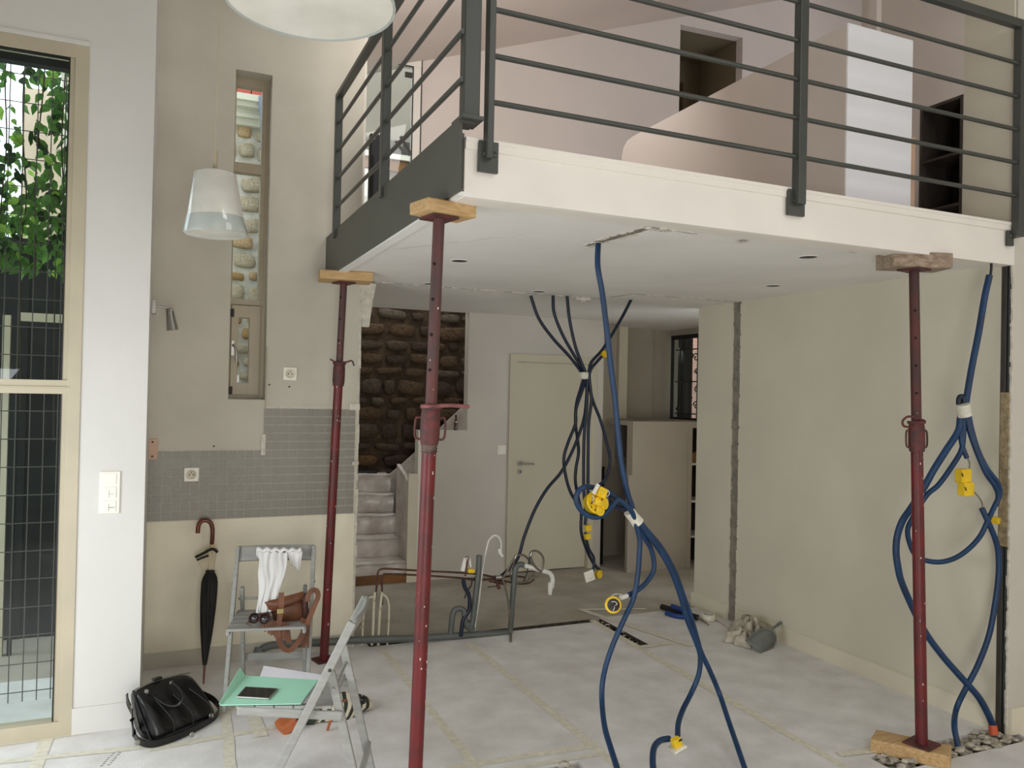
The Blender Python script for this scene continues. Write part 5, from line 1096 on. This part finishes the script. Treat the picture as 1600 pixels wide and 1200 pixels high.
# fringes
fg = MB(); fr2 = random.Random(4)
for k in range(44):
    if k < 26: u = k/26; a = V((0.4877,4.17,0.4809)).lerp(V((0.6198,4.17,0.4552)), u); L = .045+.065*u+fr2.uniform(-.008,.010); dx = .012*u+fr2.uniform(-.004,.004)
    else: u = (k-26)/18; a = V((0.6833,4.19,0.4666)).lerp(V((0.7258,4.19,0.4527)), u); L = .13+fr2.uniform(-.02,.02); dx = -.0+fr2.uniform(-.006,.004)
    e = a+V((dx, -.01, -L)); a = a+V((0, fr2.uniform(-.006,.006), 0)); fg.beam(a, e, .0085, .003, up=(0,1,0))
ff = obj('fringe', fg, M['brownleather'], bb_); ff['kind'] = 'stuff'
# sunglasses
sg = thing('sunglasses', 'round brown sunglasses lying in front of the satchel on the far chair', 'sunglasses', (0.4597,4.14,0.4916))
for c in ((0.4443,4.14,0.4994), (0.491,4.12,0.4972)):
    obj('lens', MB().lathe(c, [(.024,-.001),(.024,.001),(0,.003)], 20, (-.3,-1,.35)), M['lens'], sg)
    obj('rim', MB().lathe(c, [(.0235,-.002),(.0275,-.002),(.0275,.002),(.0235,.002)], 20, (-.3,-1,.35), cap=False), M['darkbrown'], sg)
obj('bridge', MB().tube([V((0.4613,4.13,0.51)), V((0.4697,4.125,0.5169)), V((0.4754,4.12,0.5113))], .0022, 6), M['darkbrown'], sg)
obj('temple', MB().tube([(0.515,4.120,0.508),(0.542,4.160,0.485),(0.573,4.200,0.465)], .0022, 6), M['darkbrown'], sg)
obj('temple', MB().tube([(0.422,4.130,0.495),(0.406,4.120,0.480),(0.430,4.110,0.474)], .003, 6), M['darkbrown'], sg)

# ------------------------------------------------------------------ striped bag on the floor behind the near chair
sb_ = thing('striped_tote', 'striped green and cream tote with tan leather end on the floor behind the foreground chair', 'bag', (.76, 3.95, 0))
a0 = V((0.7287,3.9955,0.0)); a1 = V((0.9897,4.0313,0.0)); tx = a1-a0
for k in range(13):
    u0, u1 = k/13, (k+1)/13
    def g(u, v, u0=u0, u1=u1):
        t_ = u0+(u1-u0)*u; ang = PI*v; tap = (math.sin(PI*(.10+.84*t_)))**.6; t_ = t_ + .10*math.sin(v*5)+.03*math.sin(v*13)
        c = a0+tx*t_; return (c.x+.02*math.sin(ang), c.y+.02-.075*math.cos(ang)*tap, .004+.105*math.sin(ang)*tap+.005*math.sin(v*20+k*.7))
    obj('stripe_panel', MB().grid(g, 3, 14), M['stripe_g' if k%2 else 'stripe_c'], sb_)
lc = (0.5861,3.9482,0.03)
obj('leather_end', MB().obox(lc, (1,.25,.5), (-.25,1,0), (-.5,0,1), .042, .05, .026), M['tan'], sb_, bevel=.012)
obj('dark_side', MB().tube([lc, [(0.662,4.008,0.030)][0], a0], .03, 10, smooth_path=3, rr=[.03,.035,.04]), M['stripe_g'], sb_)
obj('leather_strap', MB().tube([(0.768,3.872,0.005),(0.770,3.825,0.060),(0.791,3.813,0.110),(0.830,3.887,0.120),(0.871,3.962,0.100)], .007, 8, smooth_path=4), M['tan'], sb_)
obj('dark_toggle', MB().lathe((0.9542,3.9581,0.09), [(0,-.02),(.018,-.01),(.020,.008),(0,.02)], 12, (.3,-1,.3)), M['black'], sb_)

# ------------------------------------------------------------------ umbrella leaning on the wall
um = thing('umbrella', 'furled black umbrella with curved brown wooden handle leaning on the wall', 'umbrella', (.246, 4.71, 0))
A0 = V((.2462, 4.715, .0)); A1 = V((0.2882,5.0,0.7197)); dU = (A1-A0); LU = dU.length; dU.normalize()
def UA(s): return A0+dU*s
obj('ferrule', MB().cyl(UA(0.002), UA(.10), .0045, 10, .007), M['cane'], um)
z1 = .10; zc = V((0.2622,4.965,0.5526)); s_c = (zc-A0).dot(dU)
b = MB()
def um_f(u, v):
    a = 2*PI*u; s = z1+(s_c-z1)*v; r = .010+.032*(math.sin(min(1,v*1.0)*PI*.58)**.9) ; r *= (1 if v < .93 else 1-(v-.93)*5)
    r *= 1+.10*math.sin(a*8+v*4); ax = dU.orthogonal().normalized(); ay = dU.cross(ax); return UA(s)+ax*math.cos(a)*r+ay*math.sin(a)*r
obj('furled_canopy', b.grid(um_f, 40, 20), M['umb'], um)
def um_g(u, v):
    a = 2*PI*u; s = s_c-.01+.15*v; r = .014+.016*v; r *= 1+.22*math.sin(a*4)*v; ax = dU.orthogonal().normalized(); ay = dU.cross(ax); return UA(s)+ax*math.cos(a)*r+ay*math.sin(a)*r
obj('cream_hem', MB().grid(um_g, 32, 8), M['umb_cream'], um, solid=.001)
obj('tie_band', MB().lathe(UA(s_c-.015), [(.026,0),(.027,.03)], 18, dU), M['black'], um)
obj('black_edge', MB().tube([(0.196,4.930,0.661),(0.230,4.930,0.677),(0.268,4.930,0.697),(0.292,4.930,0.703),(0.317,4.930,0.683)], .008, 8, smooth_path=4).tube([(0.203,4.930,0.645),(0.241,4.930,0.658),(0.268,4.930,0.667)], .006, 8, smooth_path=4), M['umb'], um)
fw_ = V((0.2036,4.94,0.6471)); 
b = MB(); b.add([V((0.2036,4.94,0.6471)), V((0.2685,4.94,0.6799)), V((0.2749,4.945,0.5634)), V((0.2506,4.945,0.5615))], [(0,1,2,3)]); obj('cream_fold', b, M['umb_cream'], um, solid=.003)
obj('shaft', MB().cyl(UA(s_c), UA(LU+.0), .0055, 10), M['gold'], um)
obj('collar', MB().cyl(UA(LU-.025), UA(LU+.004), .0085, 12), M['gold'], um)
obj('curved_handle', MB().tube([A1]+[(0.290,4.995,0.766),(0.289,4.995,0.811),(0.278,4.995,0.845),(0.253,4.995,0.861),(0.225,4.995,0.855),(0.212,4.995,0.830),(0.209,4.995,0.789)], .0125, 12, smooth_path=6), M['cane'], um)

# ------------------------------------------------------------------ black handbag on the floor
hb_ = thing('black_handbag', 'shiny black leather handbag slumped on the floor by the pillar', 'handbag', (.1, 4.12, 0))
B0 = V((-.035, 4.03, 0)); B1 = V((.262, 4.255, 0)); ux = (B1-B0).normalized(); uy = V((-ux.y, ux.x, 0)); LB = (B1-B0).length
T0 = V((-0.0998,4.1,0.2295)); T1_ = V((0.1604,4.3,0.2118))
def bag(u, v):
    # u around the section, v along the length (closed ends by taper)
    a = 2*PI*u; e = .0
    ca, sa = math.cos(a), math.sin(a); q = 3.2
    sx = (abs(ca)**(2/q))*(1 if ca > 0 else -1); sz = (abs(sa)**(2/q))*(1 if sa > 0 else -1)
    vv = v*1.0; tap = (1-abs(2*vv-1)**12)**.4 if 0 < vv < 1 else .05
    bot = B0+ux*(LB*(.0+1.0*vv)); topc = T0.lerp(T1_, (vv*1.0))
    h = topc.z*(.97+.05*math.sin(PI*vv))
    t_ = (sz*(.55+.45*tap)+1)/2 
    c = bot.lerp(V((topc.x, topc.y, h)), t_)
    th = .095*(1-.55*t_)*tap
    wr = .006*math.sin(vv*22+t_*4)*math.sin(PI*t_)
    return c+uy*(sx*th+wr)+V((0,0,.004*(1-t_)))
obj('body', MB().grid(bag, 36, 30), M['leather'], hb_)
def arc(p, q, drop, out, n=9):
    p = V(p); q = V(q); return [p.lerp(q, i/(n-1)) + V((0,0,-drop*math.sin(PI*i/(n-1))**.8)) - uy*out*math.sin(PI*i/(n-1)) - uy*.012 for i in range(n)]
pA = V((-0.0316,4.08,0.2187)); pB = V((0.0735,4.16,0.2165))
obj('front_handle', MB().tube([(-0.031,4.040,0.230),(-0.004,4.060,0.204),(0.030,4.060,0.170),(0.069,4.060,0.147),(0.104,4.060,0.148),(0.123,4.060,0.175),(0.114,4.060,0.209),(0.088,4.060,0.243),(0.072,4.060,0.254)], .008, 10, smooth_path=5), M['leather'], hb_)
obj('zip', MB().tube([T0+V((0.02,0,-.005)), T0.lerp(T1_,.35)+V((0,0,.008)), T0.lerp(T1_,.7)+V((0,0,.008)), T1_], .004, 6, smooth_path=4), M['chrome'], hb_)
obj('zip_tab', MB().obox(T0.lerp(T1_,.42)+V((0,0,.018)), ux, uy, (0,0,1), .022, .012, .006), M['leather'], hb_, bevel=.003)
for p in (((-0.0339,4.03,0.2395)), ((0.0723,4.1,0.2402))): obj('metal_loop', MB().lathe(p, [(.008,-.003),(.010,0),(.008,.003)], 12, (.4,-1,0)), M['chrome'], hb_)
obj('side_buckle', MB().tube([(-0.093,3.980,0.202),(-0.087,3.980,0.178),(-0.084,3.980,0.154)], .005, 8), M['chrome'], hb_)
def flat_strap(nm, pts, wd, th, m, parent, ref=(0,0,1)):
    P = spline(pts, 8); b = MB(); N = len(P); L = []
    for i, p in enumerate(P):
        tg = (P[min(i+1,N-1)]-P[max(i-1,0)]).normalized(); n_ = V(ref)-tg*tg.dot(V(ref))
        n_ = n_.normalized() if n_.length > .2 else tg.orthogonal().normalized(); q = tg.cross(n_)
        L += [p+q*th/2+n_*wd/2, p-q*th/2+n_*wd/2, p-q*th/2-n_*wd/2, p+q*th/2-n_*wd/2]
    b.add(L, [(i*4+k, i*4+(k+1)%4, (i+1)*4+(k+1)%4, (i+1)*4+k) for i in range(N-1) for k in range(4)]+[(0,1,2,3)], False); return obj(nm, b, M[m], parent)
flat_strap('shoulder_strap', [(-0.116,4.040,0.235),(-0.110,4.020,0.201),(-0.092,3.980,0.173),(-0.088,3.960,0.134),(-0.084,4.084,0.035),(-0.060,4.013,0.022),(-0.009,3.963,0.020),(0.060,3.979,0.020),(0.137,4.030,0.020),(0.219,4.106,0.020),(0.279,4.183,0.022),(0.298,4.264,0.030),(0.273,4.307,0.060),(0.222,4.340,0.084),(0.182,4.330,0.112)], .030, .005, 'leather', hb_)
obj('corner_piping', MB().tube([B0+V((0,0,.01))-uy*.05, T0.lerp(B0,.5)-uy*.03, T0-uy*.012], .004, 6, smooth_path=4), M['leather'], hb_)
for k in range(3):
    t0 = .22+.28*k; obj('seam', MB().tube([B0.lerp(B1,t0)-uy*.094+V((0,0,.03)), B0.lerp(B1,t0)-uy*.080+V((0,0,.10)), T0.lerp(T1_,t0)-uy*.036-V((0,0,.03))], .003, 6, smooth_path=4), M['leather'], hb_)
for p in ((0.1634,3.9798,0.03), (-0.0651,3.9809,0.03), (0.2558,4.1525,0.04)): obj('strap_ring', MB().lathe(p, [(.010,-.003),(.013,0),(.010,.003)], 14, (.5,-1,.4)), M['chrome'], hb_)

# ================================================================== THINGS ON THE FLOOR AT THE RIGHT WALL
dp = thing('dustpan', 'grey plastic dustpan tilted against the right baseboard', 'dustpan', (3.60, 4.02, 0))
dq = [V(p) for p in ((3.4211,4.0182,0.1), (3.5368,4.0549,0.003), (3.7422,4.102,0.02), (3.6556,4.0503,0.14))]
fl_ = [(3.524,4.145,0.060),(3.567,4.054,0.004),(3.716,4.103,0.010),(3.742,4.104,0.070),(3.706,4.118,0.120),(3.633,4.144,0.120)]
cc = sum((V(p) for p in fl_), V((0,0,0)))/6; cc = cc+V((0.01,.02,-.018))
b = MB(); b.add([V(p) for p in fl_]+[cc], [(i,(i+1)%6,6) for i in range(6)], True); obj('pan', b, M['dustpan'], dp, solid=.004)
obj('pan_rim', MB().tube([V(p) for p in fl_[1:]]+[V(fl_[0])], .005, 8, smooth_path=3), M['dustpan'], dp)
obj('handle', MB().tube([(3.706,4.118,0.120),(3.793,4.160,0.125),(3.901,4.213,0.130),(3.950,4.217,0.120)], .010, 8, smooth_path=4), M['dustpan'], dp)
rg_ = thing('crumpled_rag', 'crumpled dusty cream rag beside the dustpan', 'rag', (3.62, 4.28, 0))
def ragf(x0, y0, rx, ry, h, ph):
    def g(u, v):
        a = 2*PI*u; r = v; n_ = math.sin(a*3+ph)*.25+math.sin(a*7+ph*2)*.16+math.sin(a*11+v*9)*.08
        z = h*(1-r**2)**.5 if r < 1 else 0
        z *= 1+.55*math.sin(a*5+r*9+ph)*.8; return (x0+rx*r*(1+n_)*math.cos(a), y0+ry*r*(1+n_)*math.sin(a), max(.002, z+.004))
    return g
obj('cloth_heap', MB().grid(ragf(3.60, 4.27, .10, .09, .07, 1), 40, 12), M['rag'], rg_)
obj('cloth_fold', MB().grid(ragf(3.71, 4.33, .09, .14, .11, 3), 40, 12), M['rag'], rg_)
obj('cloth_end', MB().grid(ragf(3.72, 4.46, .05, .09, .05, 5), 30, 10), M['rag'], rg_)
tp = thing('tape_roll', 'cream roll of masking tape on the floor by the right wall', 'tape roll', (3.714,4.7763,0.0))
c = V((3.714,4.7763,0.0)); obj('roll', MB().lathe(c, [(.028,0),(.052,0),(.052,.05),(.028,.05),(.028,0)], 28, cap=False), M['tape'], tp)
obj('core', MB().lathe(c, [(.026,.001),(.0285,.001),(.0285,.051),(.026,.051)], 24, cap=False), M['blueplastic'], tp)
tg = thing('hand_tool', 'black and blue cartridge gun lying on the floor', 'tool', (3.6264,4.9853,0.0))
a = V((3.5423,5.124,0.03)); e = V((3.622,4.7843,0.03))
obj('barrel', MB().cyl(a, e, .022, 12), M['black'], tg); obj('tip', MB().cyl(e, V((3.62,4.6472,0.012)), .010, 8, .003), M['hose'], tg)
obj('blue_grip', MB().tube([(3.497,4.999,0.018),(3.521,4.918,0.018),(3.568,4.866,0.018)], .018, 10, smooth_path=3), M['blueplastic'], tg)
obj('blue_cylinder', MB().cyl(V((3.5614,5.0184,0.06)), V((3.5808,4.845,0.06)), .018, 10), M['blueplastic'], tg)
cb_ = tag(obj('loose_cord', MB().tube([(3.776,4.774,0.004),(3.745,4.648,0.004),(3.718,4.543,0.004),(3.691,4.442,0.004)], .004, 6, smooth_path=4), M['rag']), 'thin cream cord between the tape roll and the rag', 'cord'); origin(cb_, (3.7354,4.5999,0.0))
bpy.context.view_layer.update()
